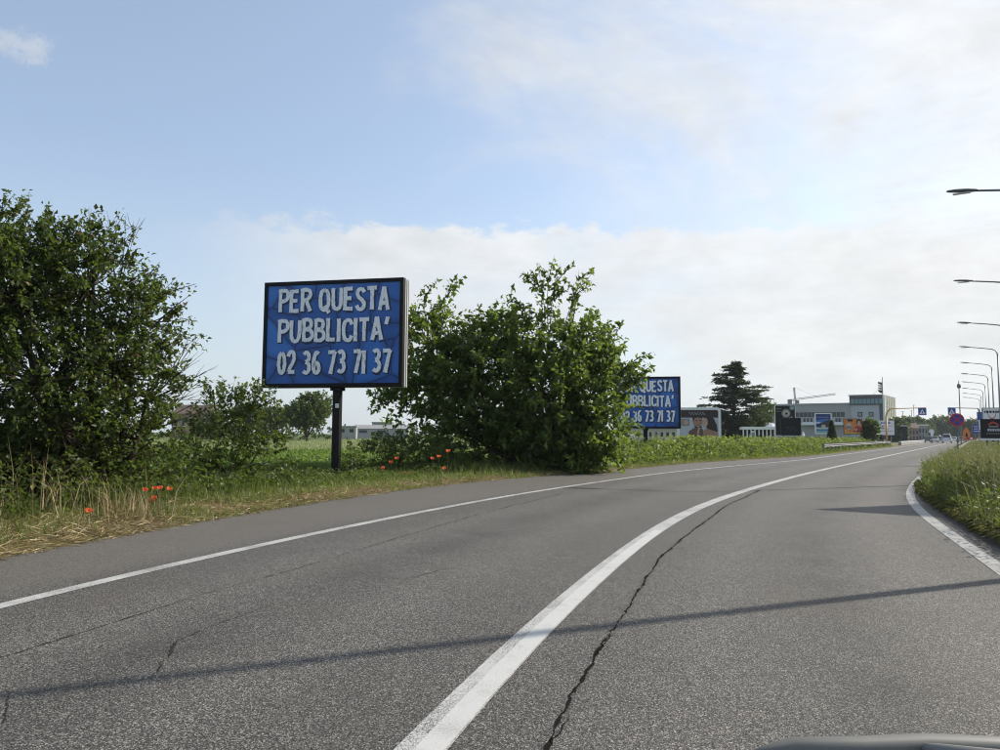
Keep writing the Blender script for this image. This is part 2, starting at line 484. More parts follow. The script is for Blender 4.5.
L_far = leafmat('far_leaves', [(0, (0.022, 0.038, 0.010)), (0.6, (0.05, 0.078, 0.018)), (1, (0.095, 0.125, 0.030))], 0.3)
L_farcool = leafmat('far_dark_leaves', [(0, (0.020, 0.032, 0.014)), (1, (0.055, 0.075, 0.032))], 0.25)
L_cypress = leafmat('cypress_leaves', [(0, (0.008, 0.016, 0.006)), (1, (0.026, 0.042, 0.014))], 0.12)

# ------------------------------------------------------------------ road lines read off the place
HEAD = Vector((math.sin(math.radians(32.3)), math.cos(math.radians(32.3)), 0))   # straight stretch beyond the bend
HLEFT = Vector((-HEAD.y, HEAD.x, 0))


def smooth_curve(pix, far=460.0, back=16.0, step=0.5, passes=6):
    p = [gnd(x, y) for x, y in pix]
    d0 = (p[0] - p[1]).normalized()
    pts = [p[0] + d0 * back, p[0] + d0 * back * 0.5] + p
    last = p[-1]
    pts += [last + HEAD * t for t in (6, 14, 30, 60, 120, 240, far)]
    out = []
    for i in range(len(pts) - 1):
        a = pts[max(i - 1, 0)]; b = pts[i]; c = pts[i + 1]; d = pts[min(i + 2, len(pts) - 1)]
        n = max(2, int((c - b).length / (step if i < len(pts) - 5 else 5)))
        t0 = 0; t1 = (b - a).length ** 0.5 + 1e-4; t2 = t1 + (c - b).length ** 0.5; t3 = t2 + (d - c).length ** 0.5 + 1e-4
        for k in range(n):
            t = t1 + (t2 - t1) * k / n
            A1 = a * ((t1 - t) / (t1 - t0)) + b * ((t - t0) / (t1 - t0)); A2 = b * ((t2 - t) / (t2 - t1)) + c * ((t - t1) / (t2 - t1))
            A3 = c * ((t3 - t) / (t3 - t2)) + d * ((t - t2) / (t3 - t2))
            B1 = A1 * ((t2 - t) / (t2 - t0)) + A2 * ((t - t0) / (t2 - t0)); B2 = A2 * ((t3 - t) / (t3 - t1)) + A3 * ((t - t1) / (t3 - t1))
            out.append(B1 * ((t2 - t) / (t2 - t1)) + B2 * ((t - t1) / (t2 - t1)))
    out.append(pts[-1])
    A = np.array([(q.x, q.y) for q in out])
    for _ in range(passes * 6):
        A[1:-1] = A[1:-1] * 0.5 + (A[:-2] + A[2:]) * 0.25
    return A


class Curve:
    def __init__(s, A):
        s.A = A
        d = np.linalg.norm(np.diff(A, axis=0), axis=1); s.s = np.concatenate([[0], np.cumsum(d)])
        t = np.gradient(A, s.s, axis=0); t = unit(t)
        s.t = t; s.n = np.stack([-t[:, 1], t[:, 0]], 1)       # left normal
    def pos(s, q, off=0.0):
        q = np.asarray(q, float)
        x = np.stack([np.interp(q, s.s, s.A[:, k]) for k in (0, 1)], -1)
        n = np.stack([np.interp(q, s.s, s.n[:, k]) for k in (0, 1)], -1)
        return x + n * np.asarray(off)[..., None]
    def near(s, P):
        P = np.asarray(P, float)
        best = np.empty(len(P)); sd = np.empty(len(P))
        for i0 in range(0, len(P), 2000):
            d = P[i0:i0 + 2000, None, :] - s.A[None]
            k = np.argmin((d ** 2).sum(-1), 1); best[i0:i0 + 2000] = s.s[k]
            dd = d[np.arange(len(k)), k]; sd[i0:i0 + 2000] = (dd * s.n[k]).sum(-1)
        return best, sd                                       # arc length, + = left
    def s_at_y(s, y):
        return float(np.interp(y, s.A[:, 1], s.s))


C_mid = Curve(smooth_curve([(424, 742), (476, 682), (539, 626), (600, 574), (652, 532), (700, 507), (784, 480), (844, 465.5)]))
C_left = Curve(smooth_curve([(0, 608), (70, 590), (140, 573.5), (210, 557), (280, 542), (356, 526), (452, 507), (500, 498), (600, 482.5), (672, 472.5), (744, 465.5), (800, 460.5)]))
C_edge = Curve(smooth_curve([(0, 562), (56, 551), (112, 539), (168, 528), (260, 514), (332, 502), (404, 491), (500, 480.5), (623, 470.5), (690, 463.8), (780, 458.4), (816, 456)]))
C_right = Curve(smooth_curve([(1000, 571), (960, 542), (920, 515), (909, 500), (910, 490), (920, 478)]))
C_kerb = Curve(smooth_curve([(1040, 570), (1000, 552), (976, 535), (952, 518.5), (932, 507), (921, 497), (920, 487), (928, 477)]))


def ribbon(curve, s0, s1, half, z, name, material, parent=None, step=0.4):
    n = max(2, int((s1 - s0) / step))
    q = np.unique(np.concatenate([np.linspace(s0, min(s1, s0 + 70), n if s1 - s0 < 70 else int(70 / step)), np.linspace(min(s1, s0 + 70), s1, 30)]))
    a = curve.pos(q, np.full(len(q), half)); b = curve.pos(q, np.full(len(q), -half))
    V = np.zeros((len(q), 2, 3)); V[:, 0, :2] = a; V[:, 1, :2] = b; V[:, :, 2] = z
    i = np.arange(len(q) - 1)[:, None] * 2
    Fc = (i + np.array([[1, 3, 2, 0]]))
    return np_mesh(name, V.reshape(-1, 3), Fc, material, None, parent)


def build_road():
    nrow = 420; ncol = 26
    ts = np.linspace(0, 1, nrow) ** 1.9
    qa = ts * C_edge.s[-1]; qb = ts * C_kerb.s[-1]
    a = C_edge.pos(qa, np.full(nrow, 0.12)); b = C_kerb.pos(qb)
    a = a + rng.normal(0, 0.02, a.shape)
    w = np.linspace(0, 1, ncol)
    P = a[:, None] * (1 - w)[None, :, None] + b[:, None] * w[None, :, None]
    V = np.zeros((nrow * ncol, 3)); V[:, :2] = P.reshape(-1, 2); V[:, 2] = 0.02
    _, sd = C_mid.near(V[:, :2])
    r = np.arange(nrow - 1)[:, None] * ncol + np.arange(ncol - 1)[None]
    r = r.reshape(-1, 1)
    Fc = r + np.array([[0, 1, ncol + 1, ncol]])
    road = np_mesh('road', V, Fc, M_asphalt, -sd)
    tag(road, 'grey asphalt two lane road bending right towards the buildings', 'road', kind='structure')
    L = [ribbon(C_mid, 0.5, 330, 0.105, 0.024, 'centre_line', M_paint, road),
         ribbon(C_left, 0.5, 330, 0.075, 0.024, 'edge_line', M_paint, road),
         ribbon(C_right, 0.5, 330, 0.085, 0.024, 'edge_line', M_paint_worn, road)]
    q_ = C_mid.s_at_y(gnd(652, 532).y)
    A_ = Curve(C_mid.pos(C_mid.s, np.full(len(C_mid.s), -.035)))
    L.append(ribbon(A_, 0.5, q_, 0.062, 0.0265, 'centre_line', M_paint_new, road))
    return road


ROAD = build_road()


def crack(pix, w0, w1, jag, name='crack', gaps=0.0, crumbs=0, material=None):
    """ragged, crumbling opening in the asphalt, following points on the road"""
    p = [gnd(x, y) for x, y in pix]
    A = []
    for i in range(len(p) - 1):
        n = max(2, int((p[i + 1] - p[i]).length / 0.012))
        for k in range(n): A.append(p[i].lerp(p[i + 1], k / n))
    A = np.array([(q.x, q.y) for q in A]); n = len(A)
    for _ in range(120): A[1:-1] = A[1:-1] * 0.5 + (A[:-2] + A[2:]) * 0.25
    def rw(sc, amp=1.0):
        kx = np.arange(0, n + sc, sc); return np.interp(np.arange(n), kx, rng.normal(0, amp, len(kx)))
    walk = np.stack([rw(80) + rw(26, .7) + rw(8, .5) + rw(3, .35) for _ in range(2)], 1)
    A = A + walk * jag
    t = unit(np.gradient(A, axis=0)); nn = np.stack([-t[:, 1], t[:, 0]], 1)
    base = np.linspace(w0, w1, n)
    wl = base * np.clip(.5 + .35 * rw(10) + .35 * rw(3), .06, 1.6); wr = base * np.clip(.5 + .35 * rw(10) + .35 * rw(3), .06, 1.6)
    if gaps > 0:
        g = np.clip((.5 + .3 * rw(60) - gaps) * 5, 0.03, 1); wl = wl * g; wr = wr * g
    V = np.zeros((n, 2, 3)); V[:, 0, :2] = A + nn * wl[:, None]; V[:, 1, :2] = A - nn * wr[:, None]; V[:, :, 2] = 0.0235
    i = np.arange(n - 1)[:, None] * 2
    V = V.reshape(-1, 3); Fc = i + np.array([[1, 3, 2, 0]])
    if crumbs:                                     # broken-out bits along the edges
        k = rng.integers(0, n, crumbs); c = A[k] + nn[k] * (rng.normal(0, 1.0, crumbs) * base[k] * 1.3)[:, None]; r = rng.uniform(.12, .42, crumbs) * base[k]
        a0 = rng.uniform(0, 6.28, crumbs); Q = np.zeros((crumbs, 4, 3)); Q[:, :, 2] = 0.0238
        for m4 in range(4):
            rr = r * rng.uniform(.5, 1.2, crumbs); Q[:, m4, 0] = c[:, 0] + rr * np.cos(a0 + m4 * 1.571); Q[:, m4, 1] = c[:, 1] + rr * np.sin(a0 + m4 * 1.571)
        Fc = np.concatenate([Fc, len(V) + np.arange(crumbs)[:, None] * 4 + np.array([[0, 1, 2, 3]])]); V = np.concatenate([V, Q.reshape(-1, 3)])
    o = np_mesh(name, V, Fc, material or M_crack, None, ROAD); o['kind'] = 'stuff'
    return o


crack([(545, 765), (552, 748), (576, 692), (608, 640), (624, 616), (640, 594), (660, 560), (672, 548), (696, 530), (728, 506), (760, 491)], 0.012, 0.021, 0.0075, crumbs=2200)
crack([(552, 748), (576, 692), (608, 640), (624, 616), (640, 594), (660, 560)], 0.005, 0.008, 0.014, gaps=0.55, crumbs=200)
crack([(-30, 672), (0, 662), (100, 630), (200, 598), (300, 570), (384, 544), (480, 515), (560, 495)], 0.006, 0.017, 0.008, gaps=0.05, crumbs=250, material=M_crack2)
crack([(158, 678), (160, 664), (180, 644), (240, 620), (280, 606), (332, 584), (412, 580), (468, 564), (520, 541)], 0.006, 0.009, 0.014, gaps=0.36, crumbs=260, material=M_crack2)
crack([(8, 700), (2, 730)], 0.005, 0.004, 0.01, material=M_crack2)

# the plain: one sheet to the horizon
g = MB()
S = 3500
g.add([(-S, -300, -0.03), (S, -300, -0.03), (S, S, -0.03), (-S, S, -0.03)], [(0, 1, 2, 3)])
tag(g.build('ground', M_ground), kind='structure')


def terrain_strip(name, curve, s0, s1, offs, zfun, material, ds=0.5):
    q = np.arange(s0, s1, ds)
    V = []
    for o in offs:
        p = curve.pos(q, np.full(len(q), o)); V.append(np.column_stack([p, zfun(q, o) + rng.normal(0, 0.012, len(q)) * (abs(o) > 0.2)]))
    V = np.stack(V, 1); nc = len(offs)
    r = (np.arange(len(q) - 1)[:, None] * nc + np.arange(nc - 1)[None]).reshape(-1, 1)
    o = np_mesh(name, V.reshape(-1, 3), r + np.array([[0, nc, nc + 1, 1]]), material, None, None, True)
    return tag(o, kind='structure')


def vz(o):      # height of the left verge, o metres left of the asphalt edge
    return np.interp(o, [-0.2, 0, 0.5, 1.2, 3, 5, 9], [0.0, 0.012, 0.05, 0.07, 0.05, 0.0, -0.028])


S_L0 = C_edge.s_at_y(2.0); S_L1 = C_edge.s_at_y(150)
terrain_strip('verge', C_edge, S_L0, S_L1, [0.0, 0.25, 0.6, 1.0, 1.5, 2.2, 3, 4, 5, 7, 9], lambda q, o: vz(o) + np.zeros(len(q)), M_verge)


def kz(o):      # height of the right verge, o metres right of the kerb face
    return np.interp(o, [0, 0.14, 1.0, 2.5, 4.5, 8, 14], [0.145, 0.158, 0.21, 0.30, 0.34, 0.22, -0.025])


S_K0 = C_kerb.s_at_y(-4.0); S_K1 = C_kerb.s_at_y(330)
terrain_strip('verge', C_kerb, S_K0, S_K1, [-0.14, -0.6, -1.0, -1.8, -2.5, -3.5, -4.5, -6, -8, -11, -14], lambda q, o: kz(-o) + np.zeros(len(q)), M_verge, 0.7)


def build_kerb():
    root = tag(bpy.data.objects.new('kerb', None), kind='structure'); COL.objects.link(root)
    me = None
    q = S_K0
    end = C_kerb.s_at_y(60)
    while q < end:
        l = 1.0
        a = C_kerb.pos([q, q + l - 0.02])
        d = a[1] - a[0]; ang = math.atan2(d[1], d[0])
        if me is None:
            b = MB()
            # chamfered kerb stone, local x along the kerb, -y into the verge
            prof = [(0, -0.05), (0, 0.12), (-0.025, 0.15), (-0.15, 0.15), (-0.15, -0.05)]
            vs = [(x, y, z) for x in (0, 0.985) for y, z in prof]
            b.add(vs, [(0, 1, 2, 3, 4), (9, 8, 7, 6, 5)] + [(k, 5 + k, 5 + (k + 1) % 5, (k + 1) % 5) for k in range(5)])
            o = b.build('kerb_stone', M_kerb, root); me = o.data
        else:
            o = bpy.data.objects.new('kerb_stone', me); COL.objects.link(o); o.parent = root
        o.location = (a[0][0], a[0][1], 0.004 + random.uniform(-0.02, 0.01)); o.rotation_euler = (random.uniform(-.07, .05), random.uniform(-.012, .012), ang + random.uniform(-.02, .02))
        q += l
build_kerb()


# ------------------------------------------------------------------ trees and shrubs
def bend(a, b, sag=0.1, n=5):
    a = Vector(a); b = Vector(b); L = (b - a).length
    off = Vector((random.uniform(-1, 1), random.uniform(-1, 1), random.uniform(-.3, .6))) * L * sag
    return [a.lerp(b, k / (n - 1)) + off * math.sin(math.pi * k / (n - 1)) for k in range(n)]


def make_tree(name, label, cat, base, blobs, leaf, material, group=None, stems=3, stem_r=0.07, shoot=(0.5, 1.0), leaves=28,
              spread=0.35, up=0.45, extra_shoots=(), tint_mu=0.45, tint_sd=0.2, limbs=0.35, crown_name='crown', spread_base=0.5, trunk_h=None, leafy=0.15):
    """blobs: (centre, rx, ry, rz, shoots). Shoots carry the leaves; stems and limbs carry the shoots."""
    base = Vector(base)
    root = thing(name, base, label, cat, group=group)
    wood = MB()
    B = []; D = []; N = []; Ls = []; T = []
    roots = []
    for k in range(stems):
        a = 2 * math.pi * k / stems + random.uniform(-.4, .4)
        roots.append(base + Vector((math.cos(a), math.sin(a), 0)) * spread_base * random.uniform(.3, 1) + Vector((0, 0, -0.05)))
    fork = None
    if trunk_h:
        fork = base + Vector((random.uniform(-.1, .1), random.uniform(-.1, .1), trunk_h))
        wood.tube([p - base for p in bend(base - Vector((0, 0, .1)), fork, 0.03)], [stem_r * 1.25, stem_r * 1.05, stem_r, stem_r, stem_r * 0.95], 8)
    def shoot_leaves(p, dirn, L, nl, tmu):
        t = np.sort(rng.uniform(leafy, 1.0, nl))
        d = np.array(dirn)
        curve = p[None] + d[None] * (t * L)[:, None]; curve[:, 2] -= 0.10 * L * t ** 2
        curve += rng.normal(0, 0.05 * L, curve.shape)
        rd = unit(rng.normal(0, 1, (nl, 3)))
        ld = unit(rd * 0.9 + d[None] * 0.55 + np.array([[0, 0, -0.12]]))
        nn = unit(rng.normal(0, 0.55, (nl, 3)) + np.array([[0, 0, 0.9]]))
        B.append(curve); D.append(ld); N.append(nn)
        Ls.append(rng.uniform(0.45, 1.3, nl) * leaf); T.append(np.clip(rng.normal(tmu, tint_sd, nl) + 0.18 * (t - 0.5), 0, 1))
    for (c, rx, ry, rz, ns) in blobs:
        c = Vector(c)
        s = fork if fork is not None else min(roots, key=lambda q: (q - c).length + random.uniform(0, .8))
        r0 = stem_r * (0.62 if fork is not None else 1.0)
        wood.tube([p - base for p in bend(s, c, 0.08)], [r0, r0 * .85, r0 * .65, r0 * .45, r0 * .3], 6)
        u = unit(rng.normal(0, 1, (ns, 3)) + np.array([[0, 0, 0.15]]))
        rad = rng.uniform(0.30, 1.0, ns) ** 0.55
        R = np.array([rx, ry, rz])
        P = np.array(c)[None] + u * R * (rad * 0.86)[:, None]
        dirs = unit(u * 0.75 + rng.normal(0, spread, (ns, 3)) + np.array([[0, 0, up]]))
        tm = np.clip(rng.normal(tint_mu, 0.10, ns), 0, 1)
        for k in range(ns):
            if P[k, 2] < base.z + 0.1: P[k, 2] = base.z + 0.1 + 0.3 * random.random()
            L = random.uniform(*shoot)
            shoot_leaves(P[k], dirs[k], L, int(leaves * random.uniform(.6, 1.3)), tm[k])
            if random.random() < limbs:
                p = Vector(P[k]); q = p + Vector(dirs[k]) * L * 0.9
                wood.tube([x - base for x in (c.lerp(p, 0.1), c.lerp(p, .6) + Vector((0, 0, random.uniform(-.05, .05))), p, q)], [r0 * .22, r0 * .16, r0 * .11, 0.004], 4, False)
    for (p, q, nl, tm) in extra_shoots:
        p = Vector(p); q = Vector(q); L = (q - p).length
        wood.tube([x - base for x in bend(p, q, 0.05)], [0.02, 0.016, 0.012, 0.008, 0.004], 4, False)
        if nl: shoot_leaves(np.array(p), np.array((q - p).normalized()), L, nl, tm)
    B = np.concatenate(B) - np.array(base)[None]; D = np.concatenate(D); N = np.concatenate(N); Ls = np.concatenate(Ls); T = np.concatenate(T)
    V, Fc = leaf_arrays(B, D, N, Ls, Ls * rng.uniform(0.5, 0.78, len(Ls)))
    cr = np_mesh(crown_name, V, Fc, material, np.repeat(T, 4), root); cr['kind'] = 'stuff'
    wo = wood.build('trunk' if stems == 1 or trunk_h else 'stems', M_bark, root, True)
    if stems > 1: wo['kind'] = 'stuff'
    return root


def blobs_px(lst, dens, depth=1.0):
    """(px, py, d, rx_px, rz_px[, dens]) -> world ellipsoids"""
    out = []
    for b in lst:
        px, py, d, rx, rz = b[:5]
        k = b[5] if len(b) > 5 else 1.0
        s = PXM(d) ; X = rx * s; Zr = rz * s; Yr = (X + Zr) * 0.5 * depth
        vol = (X * Yr + X * Zr + Yr * Zr)
        out.append((at(px, py, d), X, Yr, Zr, max(6, int(vol * dens * k))))
    return out


def shoots_px(lst):
    return [(at(a[0], a[1], a[2]), at(b[0], b[1], a[2] + (b[2] if len(b) > 2 else 0)), nl, tm) for a, b, nl, tm in lst]


# big dark tree at the left of the verge
bl = blobs_px([(15, 300, 12.6, 64, 66), (88, 290, 13.0, 44, 48), (138, 322, 13.2, 34, 36), (40, 385, 12.2, 70, 52), (115, 372, 12.9, 52, 44),
               (-70, 320, 12.6, 75, 110), (146, 398, 13.4, 26, 36, .6), (60, 430, 12.2, 60, 38), (-20, 250, 13.0, 36, 32), (-5, 228, 12.9, 24, 20), (45, 252, 13.0, 30, 26), (92, 252, 13.1, 16, 20),
               (136, 440, 13.6, 32, 30, .7), (-120, 420, 12.4, 70, 70), (100, 455, 13.6, 46, 32), (20, 462, 12.6, 60, 28), (80, 472, 13.2, 50, 24), (-50, 470, 12.6, 60, 34), (138, 478, 14.2, 36, 20, .7)], 82)
sh = shoots_px([((100, 270, 13.2), (118, 226), 4, .97), ((150, 300, 13.2), (196, 284), 20, .96), ((140, 290, 13.2), (160, 262), 26, .5), ((150, 330, 13.2), (190, 295), 26, .94),
                ((120, 290, 13.0), (150, 268), 22, .9), ((60, 250, 13.0), (72, 218), 26, .5), ((20, 240, 13.0), (26, 212), 26, .5), ((-10, 240, 13.0), (4, 196), 14, .98), ((5, 225, 12.9), (28, 200), 8, .98), ((160, 350, 13.2), (182, 338), 22, .8)])
TREE_L = make_tree('roadside_tree', 'large dense dark green tree with withered brown tips beside dry roadside grass', 'tree', gnd(80, 505), bl, 0.090, L_dark,
                   stems=5, stem_r=0.075, shoot=(0.35, 0.75), leaves=27, extra_shoots=sh, tint_mu=0.42, tint_sd=0.24, spread_base=0.9)
# bare twigs that stick out of it
def twig_fan(root, p0, tips, d, r=0.009):
    r *= 1.5
    b = MB(); base = root.location
    for (tx, ty) in tips:
        a = at(*p0, d); q = at(tx, ty, d + random.uniform(-.4, .4))
        pts = bend(a, q, 0.07, 6)
        b.tube([p - base for p in pts], [r, r * .85, r * .7, r * .5, r * .35, r * .2], 4, False)
        for _ in range(4):
            s = random.uniform(.35, .9); p = pts[int(s * 5)]
            e = p + (q - a) * random.uniform(.12, .3) + Vector((random.uniform(-.15, .15), random.uniform(-.1, .1), random.uniform(-.05, .15)))
            b.tube([x - base for x in bend(p, e, .08, 3)], [r * .45, r * .35, r * .15], 3, False)
    return b.build('bare_twigs', M_twig, root)
twig_fan(TREE_L, (118, 290), [(119, 222), (126, 215), (134, 232), (140, 218), (108, 222)], 13.2)
twig_fan(TREE_L, (92, 262), [(90, 206), (96, 214)], 13.0, 0.007)
twig_fan(TREE_L, (150, 400), [(204, 352), (198, 336), (207, 372), (190, 330), (212, 385), (205, 400), (186, 345), (200, 360)], 13.4, 0.008)
twig_fan(TREE_L, (150, 430), [(205, 380), (208, 398), (215, 405), (200, 372)], 13.6, 0.008)

# low shrub between it and the sign
bl = blobs_px([(228, 420, 17.2, 34, 26), (247, 408, 17.2, 20, 18), (215, 455, 16.8, 44, 32), (262, 462, 16.6, 24, 26), (180, 472, 16.0, 34, 24), (268, 430, 17, 14, 14)], 46)
sh = shoots_px([((235, 410, 17.2), (240, 386), 22, .5), ((258, 408, 17.2), (276, 396), 20, .5), ((255, 400, 17.2), (262, 388), 18, .5), ((215, 410, 17.2), (212, 392), 18, .5), ((270, 430, 17), (286, 440), 16, .5)])
make_tree('shrub', 'leafy green shrub between the dark tree and the tall sign post', 'shrub', gnd(228, 488), bl, 0.095, L_dark, stems=5, stem_r=0.03,
          shoot=(0.3, 0.7), leaves=24, extra_shoots=sh, tint_mu=0.5, tint_sd=0.16, spread_base=0.5)

# the broad bush behind the big sign
bl = blobs_px([(430, 345, 27.5, 28, 30), (478, 378, 27, 54, 38), (528, 345, 27.4, 24, 24), (578, 352, 27.2, 30, 28), (592, 372, 26.8, 26, 28),
               (597, 412, 26.2, 24, 40, 1.3), (552, 402, 26.0, 54, 42), (468, 418, 26.8, 54, 38, 1.2), (582, 445, 25.9, 34, 24, 1.6), (540, 448, 25.9, 46, 24, 1.7), (575, 458, 25.7, 36, 14, 1.7), (416, 385, 27.6, 22, 24), (404, 402, 27.6, 22, 10, .8),
               (500, 445, 26.4, 46, 26, 1.3), (500, 352, 27.2, 28, 22), (486, 338, 27.3, 24, 20), (560, 372, 26.6, 40, 32), (445, 372, 27, 26, 26)], 20)
sh = []
for (p, q, nl) in [((545, 330, 27.4), (536, 262), 46), ((550, 330, 27.4), (560, 264), 46), ((548, 330, 27.3), (549, 266), 34), ((570, 335, 27.2), (579, 270), 42), ((575, 350, 27.2), (596, 312), 36), ((528, 350, 27.4), (502, 296), 30), ((535, 345, 27.4), (520, 300), 36),
                   ((440, 350, 27.5), (450, 278), 42), ((430, 350, 27.5), (424, 284), 44), ((455, 370, 27.5), (474, 310), 36), ((480, 375, 27.4), (490, 318), 34), ((600, 375, 26.8), (617, 328), 40), ((605, 385, 26.6), (642, 354), 40),
                   ((615, 395, 26.6), (650, 364), 38), ((615, 385, 26.6), (645, 380), 30), ((420, 392, 27.6), (372, 408), 34), ((420, 385, 27.6), (384, 396), 30), ((510, 350, 27.4), (512, 306), 26), ((560, 340, 27.4), (583, 276), 28), ((440, 350, 27.5), (437, 300), 26)]:
    a = at(*p); b = at(q[0], q[1], p[2] + random.uniform(-.5, .5))
    sh.append((a, b, nl, .5))
    for k in range(4):
        t = random.uniform(.3, .85); c = a.lerp(b, t); L = (b - a).length
        e = c + (b - a) * random.uniform(.15, .3) + Vector((random.uniform(-.3, .3), random.uniform(-.3, .3), random.uniform(-.05, .15))) * L * .8
        sh.append((c, e, int(nl * .45), .5))
make_tree('roadside_bush', 'broad tall leafy bush growing right behind the big blue sign at the road edge', 'bush', gnd(545, 473), bl, 0.205, L_mid, stems=8, stem_r=0.07,
          shoot=(0.6, 1.3), leaves=27, extra_shoots=sh, tint_mu=0.45, tint_sd=0.22, spread_base=1.6, up=0.35)

# low thicket around the foot of the sign post
bl = blobs_px([(372, 460, 23.0, 28, 14), (410, 455, 24, 30, 15), (352, 470, 21.8, 14, 10), (445, 462, 24.5, 28, 12), (395, 450, 25, 32, 13), (425, 466, 23.5, 26, 9), (306, 484, 19.0, 18, 6)], 46)
make_tree('bramble', 'low bramble thicket around the foot of the black sign post', 'bramble', gnd(385, 478), bl, 0.10, L_weed, stems=6, stem_r=0.015, shoot=(0.3, 0.6),
          leaves=22, tint_mu=0.25, tint_sd=0.18, spread_base=1.2)


def far_tree(name, label, px, py_top, py_base, w_px, d, material, leaf, n, group=None, cat='tree', lobes=7, trunk=0.22, leaves=16):
    """rounded broadleaf tree seen from afar: trunk, limbs, lobed crown"""
    b = at(px, py_base, d); b.z = 0.0
    top = at(px, py_top, d).z; w = w_px * PXM(d); h = top
    th = h * trunk
    bl = []
    for k in range(lobes):
        a = 2 * math.pi * k / lobes + random.uniform(-.3, .3); rr = random.uniform(.16, .30) * w
        zz = th + (h - th) * random.uniform(.25, .72)
        bl.append((b + Vector((math.cos(a) * rr, math.sin(a) * rr * .8, zz)), w * random.uniform(.2, .28), w * .24, (h - th) * random.uniform(.22, .30), n // (lobes + 1)))
    bl.append((b + Vector((0, 0, th + (h - th) * .72)), w * .24, w * .24, (h - th) * .24, n // (lobes + 1)))
    return make_tree(name, label, cat, b, bl, leaf, material, group=group, stems=1, stem_r=max(0.06, w * .03), shoot=(leaf * 1.5, leaf * 3.2), leaves=leaves, limbs=0.1, spread_base=0.1, trunk_h=th)


far_tree('field_tree', 'round broad field tree standing alone between the wheat and the hedge', 307, 393, 433, 47, 115, L_far, 0.40, 900, trunk=.08, lobes=9)
far_tree('field_tree', 'lower dark tree of the hedge right beside the lone round field tree', 274, 409, 433, 36, 125, L_farcool, 0.42, 450, trunk=.05)
far_tree('field_tree', 'dark hedge tree far behind the leafy shrub', 248, 404, 433, 40, 135, L_farcool, 0.42, 450, trunk=.05)
far_tree('field_tree', 'small hedge tree between the low shrub and the dark tree', 214, 412, 433, 32, 140, L_farcool, 0.42, 360, trunk=.05)


def hedge_band(px0, px1, d, h, material, leaf, n, label, name='hedge'):
    """long low scrub seen across the field"""
    a = at(px0, 436, d); b = at(px1, 436, d); a.z = b.z = 0
    L = (b - a).length; bl = []
    k = max(3, int(L / (h * 1.6)))
    for i in range(k):
        p = a.lerp(b, (i + .5) / k); hh = h * random.uniform(.6, 1.0)
        bl.append((p + Vector((0, random.uniform(-1, 1), hh * .5)), L / k * .75, h * .5, hh * .42, max(5, n // k)))
    return make_tree(name, label, 'hedge', a.lerp(b, .5), bl, leaf, material, stems=k, stem_r=0.06, shoot=(leaf, leaf * 2), leaves=14, limbs=0.05, spread_base=L * .3)


hedge_band(150, 330, 128, 1.5, L_far, 0.35, 260, 'long low hedge running along the far side of the wheat field')
hedge_band(330, 440, 300, 6.0, L_farcool, 0.9, 180, 'distant tree belt behind the low warehouses', 'tree_belt')
hedge_band(560, 720, 330, 5.0, L_farcool, 0.9, 160, 'distant tree belt behind the smaller blue sign', 'tree_belt')


def cedar():
    d = 100.0; base = at(734, 437, d); base.z = 0
    root = thing('cedar_tree', base, 'tall dark cedar with flat spreading tiers beside the low white pavilion', 'tree')
    H = at(740, 364, d).z; s = PXM(d)
    w = MB(); w.tube([(0, 0, -.1), (.05, 0, H * .5), (.5, 0, H * .93)], [.32, .2, .05], 8)
    B = []; D = []; N = []; L = []
    tiers = [(.32, 24, 29), (.41, 25, 27), (.50, 30, 26), (.545, 24, 30), (.60, 27, 20), (.66, 24, 28), (.73, 20, 15), (.80, 22, 9), (.86, 18, 10), (.915, 10, 9), (.955, 12, 5), (.985, 2, 7)]
    for (f, lw, rw) in tiers:
        nb = 11
        for k in range(nb):
            a = 2 * math.pi * k / nb + random.uniform(-.25, .25); z = H * (f + random.uniform(-.03, .03))
            reach = (rw if math.cos(a) > 0 else lw) * s * random.choice((.35, .6, .8, .95, 1.05)) * random.uniform(.85, 1.1) * (abs(math.cos(a)) * .5 + .5)
            reach *= 1.12; p0 = np.array([.4 * f, 0, z]); dr = np.array([math.cos(a), math.sin(a), random.uniform(.0, .22)])
            e = p0 + dr * reach
            w.tube([p0, (p0 + e) / 2 + np.array([0, 0, .1]), e], [.06, .04, .01], 4, False)
            n = int(16 + 40 * reach)
            t = rng.uniform(.12, 1, n) ** .6
            c = p0[None] + dr[None] * (t * reach)[:, None]
            side = np.array([-math.sin(a), math.cos(a), 0])
            c += side[None] * (rng.normal(0, 1, n) * (.10 + .26 * t * min(reach, 3)))[:, None]; c[:, 2] += rng.normal(0.05, .075, n) - .12 * t ** 2 * reach * .5
            B.append(c); D.append(unit(dr[None] + rng.normal(0, .7, (n, 3)) * np.array([1, 1, .3]))); N.append(unit(rng.normal(0, .35, (n, 3)) + np.array([0, 0, 1]))); L.append(rng.uniform(.28, .55, n))
    # dense skirt low down
    n = 5200
    zz = rng.uniform(.03, .36, n) * H; rr = rng.uniform(0, 1, n) ** .6 * s * 23 * np.interp(zz, [0, .36 * H], [1.0, .8]); aa = rng.uniform(0, 2 * np.pi, n)
    B.append(np.stack([rr * np.cos(aa), rr * np.sin(aa), zz], 1)); D.append(unit(rng.normal(0, 1, (n, 3)) * np.array([1, 1, .4]))); N.append(unit(rng.normal(0, .5, (n, 3)) + np.array([0, 0, 1]))); L.append(rng.uniform(.3, .55, n))
    B = np.concatenate(B); D = np.concatenate(D); N = np.concatenate(N); L = np.concatenate(L)
    V, Fc = leaf_arrays(B, D, N, L, L * .42)
    c = np_mesh('crown', V, Fc, L_cedar, np.repeat(rng.random(len(B)), 4), root); c['kind'] = 'stuff'
    w.build('trunk', M_bark, root, True)
cedar()
